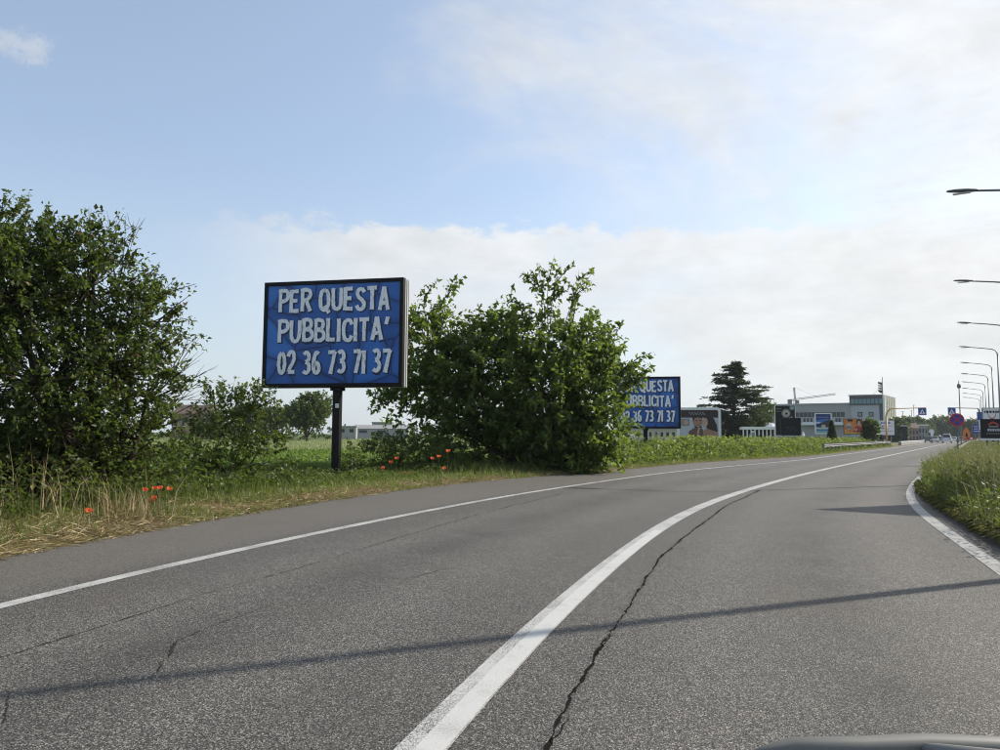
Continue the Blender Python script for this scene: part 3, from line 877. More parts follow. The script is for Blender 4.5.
far_tree('park_tree', 'loose pale green tree to the right behind the dark cedar', 764, 400, 438, 32, 125, L_far, 0.34, 330)
far_tree('park_tree', 'dense dark round tree tucked between the cedar and the dark poster board', 752, 411, 438, 26, 108, L_farcool, 0.34, 420, trunk=.06)


def cypress():
    d = 82.0; b = at(832, 440, d); b.z = 0; root = thing('cypress', b, 'slim dark cypress standing beside the blue seaside poster board', 'tree')
    H = at(832, 422, d).z; n = 2600; z = rng.uniform(.03, 1, n); r = np.interp(z, [0, .15, .4, .75, 1], [.28, .42, .42, .25, .02]) * rng.uniform(.5, 1, n) ** .5; a = rng.uniform(0, 2 * np.pi, n)
    B = np.stack([r * np.cos(a), r * np.sin(a), z * H], 1); D = unit(np.stack([np.cos(a) * .4, np.sin(a) * .4, np.ones(n)], 1) + rng.normal(0, .3, (n, 3)))
    V, Fc = leaf_arrays(B, D, unit(rng.normal(0, 1, (n, 3))), rng.uniform(.15, .3, n), rng.uniform(.06, .12, n))
    np_mesh('crown', V, Fc, L_cypress, np.repeat(rng.random(n), 4), root)['kind'] = 'stuff'
    MB().tube([(0, 0, -.1), (0, 0, H * .8)], [.09, .02], 6).build('trunk', M_bark, root)
cypress()
far_tree('park_shrub', 'round green shrub tree between the orange poster board and the white parasol', 869, 420, 441, 17, 100, L_far, 0.28, 420, cat='shrub', trunk=.05)

# woods and garden trees at the end of the road
FAR_TREES = [(897, 424, 14, 190, 'garden tree beside the white notice board at the end of the road'), (906, 419, 16, 260, 'dark garden tree above the black totem sign'),
             (917, 418, 20, 265, 'dark tree rising behind the pink house'), (927, 422, 14, 300, 'tree between the pale house and the wood at the road end'),
             (936, 418, 20, 330, 'first tree of the wood behind the queue of cars'), (945, 416, 18, 335, 'tallest tree of the wood behind the queue of cars'),
             (953, 419, 18, 325, 'tree of the wood just behind the round no stopping sign'), (962, 424, 18, 300, 'tree of the wood between no stopping sign and orange work sign'),
             (973, 422, 18, 280, 'grey green tree behind the blue direction boards')]
for (px, pt, w, d, lab) in FAR_TREES:
    far_tree('street_tree', lab, px, pt, 440, w, d, L_farcool, 0.8, 420, group='trees at the far end of the road', lobes=6, trunk=.05, leaves=14)


# ------------------------------------------------------------------ grass and weeds (nobody could count these)
def on_left(n, y0, y1, o0, o1, power=1.0):
    """random points o0..o1 metres left of the asphalt edge, more of them close by"""
    s0 = C_edge.s_at_y(y0); s1 = C_edge.s_at_y(y1)
    q = s0 + (s1 - s0) * rng.random(n) ** power
    o = rng.uniform(o0, o1, n); p = C_edge.pos(q, o)
    return np.column_stack([p, vz(o)]), q, o


def on_right(n, y0, y1, o0, o1, power=1.0):
    s0 = C_kerb.s_at_y(y0); s1 = C_kerb.s_at_y(y1)
    q = s0 + (s1 - s0) * rng.random(n) ** power
    o = rng.uniform(o0, o1, n); p = C_kerb.pos(q, -o)
    return np.column_stack([p, kz(o)]), q, o


def patchy(P, scale, seed):
    """cheap smooth noise 0..1 over the ground"""
    r = np.random.default_rng(seed); out = np.zeros(len(P))
    for k in range(7):
        f = r.normal(0, 1, 2) * scale * (1 + k * .35); out += np.sin(P[:, 0] * f[0] + P[:, 1] * f[1] + r.uniform(0, 6.28))
    return np.clip(0.5 + out / 5.2, 0, 1)


def stuff(name, label, cat, V, Fc, material, T):
    o = np_mesh(name, V, Fc, material, T); return tag(o, label, cat, kind='stuff')


def grass(name, label, P, hmin, hmax, w, material, lean=(0.1, 0.6), tmu=.4, tsd=.2, hscale=None):
    n = len(P); H = rng.uniform(hmin, hmax, n)
    if hscale is not None: H = H * hscale
    V, Fc = blade_arrays(P, H, w * rng.uniform(.6, 1.3, n), rng.uniform(*lean, n), rng.uniform(0, 2 * np.pi, n))
    T = np.clip(rng.normal(tmu, tsd, n), 0, 1)
    return stuff(name, label, 'grass', V, Fc, material, np.repeat(T, 5))


# cut straw on the near verge
P, q, o = on_left(90000, 4.5, 50, 0.0, 3.4, 1.7)
keep = rng.random(len(P)) < np.clip(1.25 - o / np.interp(q - C_edge.s_at_y(4.5), [0, 6, 12, 30], [3.6, 2.8, 1.2, 0.35]), 0.0, 1) * (0.35 + 0.65 * patchy(P, 1.2, 3))
P = P[keep]; n = len(P)
az = rng.uniform(0, 2 * np.pi, n); D = np.stack([np.cos(az), np.sin(az), rng.normal(0.08, .22, n)], 1)
B = P + np.array([0, 0, .012]) + np.stack([np.zeros(n), np.zeros(n), rng.exponential(.018, n)], 1)
V, Fc = leaf_arrays(B, D, unit(rng.normal(0, .4, (n, 3)) + np.array([0, 0, 1])), rng.uniform(.10, .30, n), rng.uniform(.007, .016, n), 0.1, 0.05)
stuff('straw', 'pale cut straw lying along the edge of the asphalt', 'straw', V, Fc, L_straw, np.repeat(np.clip(rng.normal(.5, .25, n), 0, 1), 4))

# short green tufts in and behind the straw
P, q, o = on_left(60000, 4.5, 75, 0.12, 3.6, 1.5)
pt = patchy(P, 1.5, 11)
keep = rng.random(len(P)) < np.clip((pt - .34) * 4, 0, 1) * np.clip(o * 0.9, .06, 1)
P = P[keep]; grass('grass', 'short green and yellow grass tufts behind the cut straw', P, .08, .26, .012, L_grass, (.2, .8), .52, .25)

P, q, o = on_left(24000, 10.5, 40, 0.02, 1.8, 1.1)
keep = rng.random(len(P)) < np.clip((patchy(P, 1.1, 61) - .22) * 3, 0.05, 1); P = P[keep]
grass('grass', 'short yellowing grass creeping onto the asphalt edge before the big sign', P, .05, .16, .012, L_grass, (.3, .9), .62, .22)

# taller grass and weeds further in
P, q, o = on_left(52000, 5, 45, 1.6, 8.5, 1.35)
keep = rng.random(len(P)) < np.clip((o - np.interp(q - C_edge.s_at_y(5), [0, 4, 12, 24], [2.4, 2.0, 0.9, 0.5])) * 1.2, 0, 1)
P = P[keep]
grass('tall_grass', 'tall unmown grass in front of the dark tree and the shrub', P, .25, .75, .013, L_grass, (.15, .7), .36, .24, (0.35 + 0.9 * patchy(P, .8, 21)) * np.interp(P[:, 1], [12, 15, 17], [1.0, .75, .5]))
n = 26000
P, q, o = on_left(n, 5, 26, 1.9, 7.0, 1.2)
V, Fc = leaf_arrays(P + np.stack([np.zeros(n), np.zeros(n), rng.uniform(.05, .75, n) * (0.4 + patchy(P, .9, 5)) * np.interp(P[:, 1], [13, 16, 18], [1, .7, .35])], 1), rng.normal(0, 1, (n, 3)) * np.array([1, 1, .5]), unit(rng.normal(0, .5, (n, 3)) + np.array([0, 0, 1])),
                    rng.uniform(.06, .14, n), rng.uniform(.04, .08, n))
stuff('weeds', 'broad leaved weeds mixed into the tall grass under the dark tree', 'weeds', V, Fc, L_weed, np.repeat(np.clip(rng.normal(.35, .2, n), 0, 1), 4))
# dry stalks standing in front of the dark tree
px = np.concatenate([rng.uniform(-40, 70, 80), rng.uniform(60, 175, 60), rng.uniform(110, 160, 160)])
dd = rng.uniform(10.2, 11.8, len(px))
P = np.array([[(x - 500) / F * y, y, 0.02] for x, y in zip(px, dd)]); H = np.concatenate([rng.uniform(.7, 1.35, 80), rng.uniform(.4, .95, 60), rng.uniform(.25, .6, 160)])
V, Fc = blade_arrays(P, H, np.full(len(P), .011), rng.uniform(.05, .7, len(P)), rng.uniform(0, 6.28, len(P)))
stuff('dry_stalks', 'pale dry upright stalks before the dark tree', 'stalks', V, Fc, L_straw, np.repeat(np.clip(rng.normal(.35, .2, len(P)), 0, 1), 5))

# green crop between verge and wheat
n = 42000
Y = 24.5 + 24.5 * rng.random(n) ** 1.1; X = (rng.uniform(170, 470, n) - 500) / F * Y
P = np.stack([X, Y, np.full(n, -.03)], 1)
P[:, 2] += rng.uniform(.05, .26, n)
V, Fc = leaf_arrays(P, rng.normal(0, 1, (n, 3)) * np.array([1, 1, .6]) + np.array([0, 0, .3]), unit(rng.normal(0, .5, (n, 3)) + np.array([0, 0, 1])), rng.uniform(.12, .26, n), rng.uniform(.06, .13, n))
stuff('crop', 'low green leafy crop between the verge and the pale wheat', 'crop', V, Fc, L_crop, np.repeat(rng.random(n), 4))
# wheat
n = 38000
Y = 51 + 96 * rng.random(n) ** 1.5; X = (rng.uniform(120, 760, n) - 500) / F * Y
P = np.stack([X, Y, np.full(n, -.03)], 1)
L_wheat = leafmat('wheat_blades', [(0, (0.20, 0.225, 0.11)), (1, (0.32, 0.33, 0.18))], .3)
V, Fc = blade_arrays(P, rng.uniform(.22, .36, n), rng.uniform(.05, .12, n), rng.uniform(.1, .4, n), rng.uniform(0, 6.28, n))
stuff('wheat', 'pale green wheat in the field behind the signs', 'wheat', V, Fc, L_wheat, np.repeat(rng.random(n), 5))

# bright weeds on the verge beyond the bush
P, q, o = on_left(46000, 24, 100, 0.35, 9.0, 1.4)
keep = (rng.random(len(P)) < np.clip((o - .1) * 1.0, 0, 1)) & (500 + F * P[:, 0] / P[:, 1] > 612); P = P[keep]; o = o[keep]; n = len(P)
hs = np.interp(o, [0, 1, 3, 9], [.18, .42, .85, .95]) * (0.38 + 1.0 * patchy(P, .7, 33))
hh = hs * rng.uniform(.1, 1.0, n) ** .7
V, Fc = leaf_arrays(P + np.stack([np.zeros(n), np.zeros(n), hh], 1), rng.normal(0, 1, (n, 3)) * np.array([1, 1, .7]) + np.array([0, 0, .35]), unit(rng.normal(0, .5, (n, 3)) + np.array([0, 0, 1])), rng.uniform(.14, .34, n), rng.uniform(.07, .16, n))
stuff('weeds', 'bright yellow green weeds on the verge beyond the broad bush', 'weeds', V, Fc, L_lime, np.repeat(np.clip(rng.normal(.3 + .35 * hh / .8, .18, n), 0, 1), 4))
P, q, o = on_left(26000, 22, 100, 0.05, 6.0, 1.3)
grass('grass', 'yellowish grass fringe along the asphalt beyond the broad bush', P, .12, .5, .02, L_grass, (.2, .7), .6, .22, np.interp(o, [0, .6, 2], [.35, .7, 1.3]))

# meadow on the right verge
P, q, o = on_right(140000, 3.0, 130, 0.04, 9.5, 2.1)
hs = np.maximum(np.interp(o, [0.05, .5, 1.2, 4, 9], [.4, .75, 1.0, 1.05, .9]), np.interp(P[:, 1], [11, 15, 40, 60], [0, 1.15, 1.15, .6])) * (.7 + .5 * patchy(P, .9, 8))
grass('meadow_grass', 'tall seeding meadow grass on the raised verge behind the kerb', P, .22, .72, .011, L_meadow, (.15, .8), .44, .24, hs)
P, q, o = on_right(30000, 3.0, 120, 0.3, 9.0, 1.9)
n = len(P)
V, Fc = leaf_arrays(P + np.stack([np.zeros(n), np.zeros(n), rng.uniform(.05, .68, n)], 1), rng.normal(0, 1, (n, 3)) * np.array([1, 1, .6]), unit(rng.normal(0, .5, (n, 3)) + np.array([0, 0, 1])), rng.uniform(.03, .08, n), rng.uniform(.015, .04, n))
stuff('weeds', 'small leaved weeds low in the meadow on the raised verge', 'weeds', V, Fc, L_weed, np.repeat(np.clip(rng.normal(.4, .2, n), 0, 1), 4))
# pale seeding stalks above it
P, q, o = on_right(9000, 3.0, 110, 0.15, 9.0, 1.9)
grass('seeding_grass', 'thin straw coloured seeding stalks standing above the meadow', P, .55, .98, .007, L_meadow, (.1, .5), .88, .15)
# dark clump that overhangs the kerb where it turns
P = np.array([gnd(x, y) for x, y in zip(rng.uniform(914, 945, 900), rng.uniform(488, 508, 900))]); n = len(P)
V, Fc = leaf_arrays(P + np.stack([np.abs(rng.normal(0.45, .2, n)), np.zeros(n), rng.uniform(.05, .5, n)], 1), rng.normal(0, 1, (n, 3)), unit(rng.normal(0, .6, (n, 3)) + np.array([0, 0, 1])), rng.uniform(.06, .14, n), rng.uniform(.03, .07, n))
stuff('weeds', 'dark leafy weeds hanging over the kerb where it turns', 'weeds', V, Fc, L_mid, np.repeat(np.clip(rng.normal(.35, .2, n), 0, 1), 4))
n = 7000
P, q, o = on_right(n, 3.5, 24, 0.02, 0.9, 1.2)
V, Fc = leaf_arrays(P + np.stack([np.zeros(n), np.zeros(n), rng.uniform(.0, .42, n) * (.4 + patchy(P, 1.3, 51))], 1), rng.normal(0, 1, (n, 3)) * np.array([1, 1, .7]), unit(rng.normal(0, .5, (n, 3)) + np.array([0, 0, 1])), rng.uniform(.035, .10, n), rng.uniform(.02, .05, n))
stuff('weeds', 'low dark weeds creeping over the top of the kerb', 'weeds', V, Fc, L_weed, np.repeat(np.clip(rng.normal(.3, .22, n), 0, 1), 4))
n = 5200
P, q, o = on_right(n, 3.5, 20, -0.04, 0.24, 1.2); P[:, 2] = .155 + rng.uniform(0, .03, n)
dd = -np.stack([np.cos(np.full(n, .2)), np.zeros(n), np.zeros(n)], 1) * rng.uniform(.1, 1, n)[:, None] + rng.normal(0, .6, (n, 3)) * np.array([1, 1, .25]) + np.array([0, 0, -.12])
V, Fc = leaf_arrays(P, dd, unit(rng.normal(0, .4, (n, 3)) + np.array([0, 0, 1])), rng.uniform(.06, .2, n), rng.uniform(.005, .012, n), .1, .35)
stuff('straw', 'dry grass hanging over the face of the kerb', 'straw', V, Fc, L_meadow, np.repeat(np.clip(rng.normal(.6, .25, n), 0, 1), 4))
# small pale flower heads in the meadow
M_umbel = plain('pale_flower', (0.62, 0.60, 0.42), 0.8, var=0.2)
P, q, o = on_right(520, 4.0, 60, 0.4, 7.0, 1.6); n = len(P)
z = rng.uniform(.45, .95, n); B = P + np.stack([np.zeros(n), np.zeros(n), z], 1)
B = np.repeat(B, 5, 0) + rng.normal(0, .022, (n * 5, 3)) * np.array([1, 1, .4]); m5 = n * 5
V, Fc = leaf_arrays(B, rng.normal(0, 1, (m5, 3)), unit(rng.normal(0, .4, (m5, 3)) + np.array([0, 0, 1])), np.full(m5, .03), np.full(m5, .026), .1, 0)
V2, F2 = blade_arrays(P, z, np.full(n, .008), np.full(n, .01), rng.uniform(0, 6, n))
fl = stuff('wild_flowers', 'small pale flower heads scattered through the meadow', 'flowers', np.concatenate([V, V2]), np.concatenate([Fc, F2 + len(V)]), M_umbel, np.full(len(V) + len(V2), .5))

# ------------------------------------------------------------------ poppies
M_poppy = leafmat('poppy_petals', [(0, (0.80, 0.19, 0.08)), (1, (0.85, 0.26, 0.12))], .45, tcol=(.95, .22, .06))
M_stem = plain('poppy_stem', (0.07, 0.11, 0.03), .8)


def poppy_mesh():
    ring = MB(); n = 10
    for k in range(4):
        a0 = math.pi / 2 * k; vs = [(0, 0, 0)]; fs = []
        for j in range(5):
            a = a0 + (j - 2) * .42; r = (.75 if j in (0, 4) else 1.0)
            vs.append((math.cos(a) * r * .75, math.sin(a) * r * .75, .35 + .05 * (j % 2))); vs.append((math.cos(a) * r, math.sin(a) * r, 1.0 + .14 * math.sin(j * 2 + k)))
        for j in range(4):
            fs.append((0, 1 + 2 * j, 3 + 2 * j)); fs.append((1 + 2 * j, 2 + 2 * j, 4 + 2 * j, 3 + 2 * j))
        ring.add([(x, y, z + .004 * k) for x, y, z in vs], fs)
    return ring


POPPY = None
for (px, py, d, sz, where) in ([(x, y, 10.9, .042, 'near') for x, y in ((155, 489), (160, 488.5), (169, 490), (145, 491), (154, 498), (152, 501))] +
                               [(88, 512, 9.9, .045, 'straw')] +
                               [(x, y, 22.0, .065, 'bush') for x, y in ((391, 463), (397, 459), (383, 469), (402, 474), (409, 474), (439, 457.5), (444, 469), (448, 452), (432, 459))]):
    p = at(px, py, d); z0 = 0.03
    lab = {'near': 'red poppy in bloom in the grass before the dark tree', 'straw': 'single red poppy lying low in the cut straw',
           'bush': 'orange red poppy in bloom in the brambles beside the black sign post'}[where]
    r = thing('poppy', (p.x, p.y, z0), lab, 'flower', random.uniform(0, 6), 'poppies ' + where)
    h = max(.06, p.z - z0)
    MB().tube([(0, 0, 0), (random.uniform(-.02, .02), .01, h * .6), (0, 0, h)], .005, 5).build('stem', M_stem, r)
    if POPPY is None:
        f = poppy_mesh().build('petals', M_poppy, r, True); POPPY = f.data
    else:
        f = bpy.data.objects.new('petals', POPPY); COL.objects.link(f); f.parent = r
    f.location = (0, 0, h - .01); f.scale = (sz, sz, sz * random.uniform(.8, 1.2)); f.rotation_euler = (random.uniform(-.3, .6), random.uniform(-.4, .4), random.uniform(0, 6))
    if where == 'straw': r.name = 'poppy'


# ------------------------------------------------------------------ signs and boards
class Face:
    """upright plane standing in the place; pixels are turned into metres on it"""
    def __init__(s, px, d, phi):
        s.o = at(px, 437, d); s.o.z = 0; s.phi = math.radians(phi)
        s.x = Vector((math.cos(s.phi), math.sin(s.phi), 0)); s.n = Vector((math.sin(s.phi), -math.cos(s.phi), 0))
    def __call__(s, px, py):
        r = ray(px, py); t = (s.o - CAM_P).dot(s.n) / r.dot(s.n); p = CAM_P + r * t
        return ((p - s.o).dot(s.x), p.z)
    def rect(s, x0, y0, x1, y1):
        a = s(x0, (y0 + y1) / 2)[0]; b = s(x1, (y0 + y1) / 2)[0]; z1 = s((x0 + x1) / 2, y0)[1]; z0 = s((x0 + x1) / 2, y1)[1]
        return a, b, z0, z1


GLYPH = {
    'P': [[(0, 0), (0, 1)], [(0, .94), (.30, .95), (.43, .86), (.45, .70), (.38, .55), (.24, .48), (0, .46)]],
    'E': [[(0, 0), (0, 1)], [(0, .93), (.40, .94)], [(0, .52), (.34, .52)], [(0, .07), (.42, .06)]],
    'R': [[(0, 0), (0, 1)], [(0, .94), (.30, .95), (.43, .86), (.45, .72), (.38, .58), (.24, .50), (0, .48)], [(.20, .5), (.46, .0)]],
    'Q': [[(.24, .95), (.10, .90), (.02, .70), (.02, .34), (.10, .12), (.24, .06), (.40, .12), (.48, .34), (.48, .70), (.40, .90), (.24, .95)], [(.28, .26), (.52, -.06)]],
    'U': [[(.0, 1), (.0, .35), (.05, .14), (.22, .06), (.38, .14), (.44, .35), (.44, 1)]],
    'S': [[(.42, .80), (.34, .93), (.20, .96), (.06, .88), (.03, .72), (.12, .58), (.32, .46), (.43, .30), (.38, .12), (.22, .05), (.08, .10), (.0, .24)]],
    'T': [[(-.04, .93), (.46, .94)], [(.21, .95), (.21, 0)]],
    'A': [[(.0, 0), (.22, 1.0)], [(.22, 1.0), (.46, 0)], [(.08, .30), (.38, .30)]],
    'B': [[(0, 0), (0, 1)], [(0, .94), (.26, .95), (.38, .86), (.37, .66), (.26, .54), (0, .53)], [(0, .53), (.30, .50), (.43, .38), (.43, .18), (.30, .06), (0, .06)]],
    'L': [[(0, 1), (0, 0)], [(0, .07), (.36, .06)]],
    'I': [[(0, 1), (0, 0)]],
    'C': [[(.44, .74), (.38, .90), (.24, .96), (.09, .88), (.02, .68), (.02, .32), (.09, .12), (.24, .05), (.38, .11), (.44, .27)]],
    "'": [[(.10, 1.04), (.02, .72)]],
    '0': [[(.20, .95), (.07, .86), (.01, .60), (.01, .38), (.07, .14), (.20, .05), (.34, .14), (.40, .38), (.40, .60), (.34, .86), (.20, .95)]],
    '2': [[(.0, .74), (.06, .90), (.20, .96), (.35, .90), (.40, .72), (.34, .52), (.14, .26), (.02, .07)], [(.0, .07), (.43, .07)]],
    '3': [[(.02, .86), (.16, .96), (.32, .90), (.37, .74), (.30, .58), (.14, .53)], [(.14, .53), (.32, .47), (.40, .28), (.32, .10), (.16, .05), (.0, .14)]],
    '6': [[(.36, .88), (.22, .96), (.09, .82), (.02, .50), (.03, .22), (.12, .07), (.26, .05), (.38, .17), (.38, .38), (.28, .50), (.14, .48), (.05, .34)]],
    '7': [[(-.02, .93), (.42, .94)], [(.40, .96), (.12, 0)]],
    '1': [[(.02, 1), (.0, 0)]],
}
ADV = {'I': .23, '1': .24, "'": .3, ' ': .36, 'L': .55, 'T': .62, 'A': .66, '7': .6, 'Q': .72, 'U': .66}


def letter_mesh(ch, H, th, rough, sx=1.0, ox=0.0, oz=0.0, grow=0.0):
    b = MB(); rr = random.Random(hash(ch) % 97 + int(ox * 10))
    for si, st in enumerate(GLYPH[ch]):
        p = [Vector((x * sx, z)) for x, z in st]
        if len(p) > 2:
            for _ in range(2):
                q = [p[0]]
                for i in range(len(p) - 1): q += [p[i].lerp(p[i + 1], .25), p[i].lerp(p[i + 1], .75)]
                p = q + [p[-1]]
        else:
            p = [p[0].lerp(p[1], k / 6) for k in range(7)]
        y = -0.0006 * si; vs = []
        for i, c in enumerate(p):
            t = (p[min(i + 1, len(p) - 1)] - p[max(i - 1, 0)]).normalized(); n = Vector((-t.y, t.x))
            wob = 1 + rr.uniform(-rough, rough); wob2 = 1 + rr.uniform(-rough, rough)
            end = 1.12 if i in (0, len(p) - 1) else 1.0
            ha = (th * .5 * wob * end + grow); hb = (th * .5 * wob2 * end + grow)
            a = c + n * ha; d = c - n * hb
            vs += [((a.x * H) + ox, y, a.y * H + oz), (d.x * H + ox, y, d.y * H + oz)]
        b.add(vs, [(2 * i, 2 * i + 1, 2 * i + 3, 2 * i + 2) for i in range(len(p) - 1)])
    return b


def text_width(s, sx):
    return sum(ADV.get(c, .62) * sx for c in s)


def make_blue_print():
    m, t, out = mat('blue_shattered_print')
    tc = t.new('ShaderNodeTexCoord'); v = tc.outputs['Object']
    mp = t.new('ShaderNodeMapping'); t.put(mp.inputs['Vector'], v); mp.inputs['Scale'].default_value = (1, 0.001, 1); mp.inputs['Location'].default_value = (3.1, 0, 1.7)
    dn = t.new('ShaderNodeVectorMath', operation='ADD'); t.put(dn.inputs[0], mp.outputs[0])
    nz = t.new('ShaderNodeTexNoise'); t.put(nz.inputs['Vector'], mp.outputs[0]); nz.inputs['Scale'].default_value = 1.5
    scl = t.new('ShaderNodeVectorMath', operation='SCALE'); t.put(scl.inputs[0], nz.outputs['Color']); scl.inputs['Scale'].default_value = .18; t.put(dn.inputs[1], scl.outputs[0])
    ve = t.new('ShaderNodeTexVoronoi', feature='DISTANCE_TO_EDGE'); t.put(ve.inputs['Vector'], dn.outputs[0]); ve.inputs['Scale'].default_value = .85
    vc = t.new('ShaderNodeTexVoronoi', feature='F1'); t.put(vc.inputs['Vector'], dn.outputs[0]); vc.inputs['Scale'].default_value = .85
    sp = t.new('ShaderNodeSeparateColor'); t.put(sp.inputs[0], vc.outputs['Color'])
    base = t.mix(sp.outputs[0], (0.016, 0.10, 0.38, 1), (0.045, 0.22, 0.68, 1))
    base = t.mix(t.math('MULTIPLY', t.noise(mp.outputs[0], 2.2, 5, .6), .5), base, (0.01, 0.055, 0.24, 1))
    c = t.mix(t.math('SUBTRACT', 1.0, t.step(ve.outputs['Distance'], 0.004, 0.03)), base, (0.008, 0.03, 0.13, 1))
    c = t.mix(t.math('MULTIPLY', t.math('SUBTRACT', 1.0, t.step(ve.outputs['Distance'], 0.02, 0.16)), .35), c, (0.006, 0.03, 0.14, 1))
    b = t.new('ShaderNodeBsdfPrincipled'); t.put(b.inputs['Base Color'], c); b.inputs['Roughness'].default_value = .42
    t.l.new(b.outputs[0], out.inputs[0]); return m


def make_letter_paint():
    m, t, out = mat('distressed_white_print')
    tc = t.new('ShaderNodeTexCoord'); v = tc.outputs['Object']
    mp = t.new('ShaderNodeMapping'); t.put(mp.inputs['Vector'], v); mp.inputs['Scale'].default_value = (34, .01, 7); mp.inputs['Rotation'].default_value = (0, .25, 0)
    n = t.noise(mp.outputs[0], 1.0, 5, .7, .4)
    c = t.mix(t.step(n, .53, .66), (0.86, 0.88, 0.90, 1), (0.22, 0.26, 0.34, 1))
    b = t.new('ShaderNodeBsdfPrincipled'); t.put(b.inputs['Base Color'], c); b.inputs['Roughness'].default_value = .5
    t.l.new(b.outputs[0], out.inputs[0]); return m


M_blue = make_blue_print(); M_letter = make_letter_paint()
M_lshadow = plain('letter_shadow_print', (0.006, 0.02, 0.07), .5)
M_signframe = plain('sign_frame_black', (0.008, 0.007, 0.007), .5, var=.3, scale=3, spec=.2)
LINES = [('PER QUESTA', .275), ('PUBBLICITA\'', .583), ('02 36 73 71 37', .902)]


def blue_sign(f, rect, label, post_px, sticker=False, name='advertising_board'):
    root = thing(name, f.o, label, 'billboard', f.phi)
    x0, x1, z0, z1 = rect; w = x1 - x0; h = z1 - z0; fr = .115
    T0, T1 = -.24, -.07                      # front box
    pan = MB().box(x0 + fr - .01, x1 - fr + .01, T0 + .035, T1 - .02, z0 + fr - .01, z1 - fr + .01).build('panel', M_blue, root)
    for (a, b, c, d) in ((x0, x1, z1 - fr, z1), (x0, x1, z0, z0 + fr), (x0, x0 + fr, z0 + fr, z1 - fr), (x1 - fr, x1, z0 + fr, z1 - fr)):
        MB().box(a, b, T0, T1, c, d).build('frame_rail', M_signframe, root, bevel=.012)
    MB().box(x0 - .004, x1 + .012, T1 + .004, T1 + .05, z0 - .004, z1 + .012).build('edge_trim', M_alu, root)
    MB().box(x0 + .02, x1 - .03, T1 + .052, .10, z0 + .06, z1 - .06).build('core', M_signframe, root)
    MB().box(x0 - .004, x1 + .012, .104, .16, z0, z1).build('edge_trim', M_alu, root)
    MB().box(x0, x1, .163, .25, z0, z1).build('back_panel', M_signframe, root)
    iw = w - 2 * fr; ih = h - 2 * fr; xl = x0 + fr; zt = z1 - fr
    H = ih * .232; th = .165
    for (txt, base) in LINES:
        target = iw * (.845 if txt[0] != '0' else .86)
        sx = 1.0; adv = text_width(txt, 1.0) * H
        k = target / adv; x = xl + iw * .098; zb = zt - ih * base
        for ch in txt:
            if ch != ' ':
                l = letter_mesh(ch, H, th, .13, sx=k * .98, ox=x, oz=zb + random.uniform(-.008, .008) * h).build('letter', M_letter, pan)
                l.location = (0, T0 + .030, 0)
                sdw = letter_mesh(ch, H, th, .05, sx=k * .98, ox=x + .03 * h / 3, oz=zb - .032 * h / 3, grow=.035).build('letter_shadow', M_lshadow, pan)
                sdw.location = (0, T0 + .033, 0)
            x += ADV.get(ch, .62) * k * H
    pxl = f(post_px, 420)[0]
    MB().box(pxl - .115, pxl + .115, -.1, .1, -.3, z0 - .002).build('post', M_black, root, bevel=.01)
    MB().box(pxl - .17, pxl + .17, -.16, .16, z0 - .10, z0 - .004).build('mounting_bracket', M_black, root)
    if sticker:
        zz = f(post_px, 406)[1]
        MB().box(pxl - .02, pxl + .095, -.104, -.101, zz - .06, zz + .07).build('sticker', M_white, root)
    return root


f1 = Face(337, 22.4, -12)
r = f1.rect(267, 281.5, 405.5, 387.5)
blue_sign(f1, r, 'big blue advertising board on a black post before the broad bush', 337, True)
f2 = Face(648, 45.0, -12)
r = f2.rect(613.5, 377, 680.5, 428.5)
blue_sign(f2, r, 'blue advertising board standing half hidden behind the broad bush', 645.5)


def decal(parent, name, poly, y, material):
    n = len(poly)
    return MB().add([(x, y, z) for x, z in poly], [tuple(range(n))]).build(name, material, parent)


def ell(cx, cz, rx, rz, n=14, a0=0.0):
    return [(cx + rx * math.cos(2 * math.pi * k / n + a0), cz + rz * math.sin(2 * math.pi * k / n + a0)) for k in range(n)]


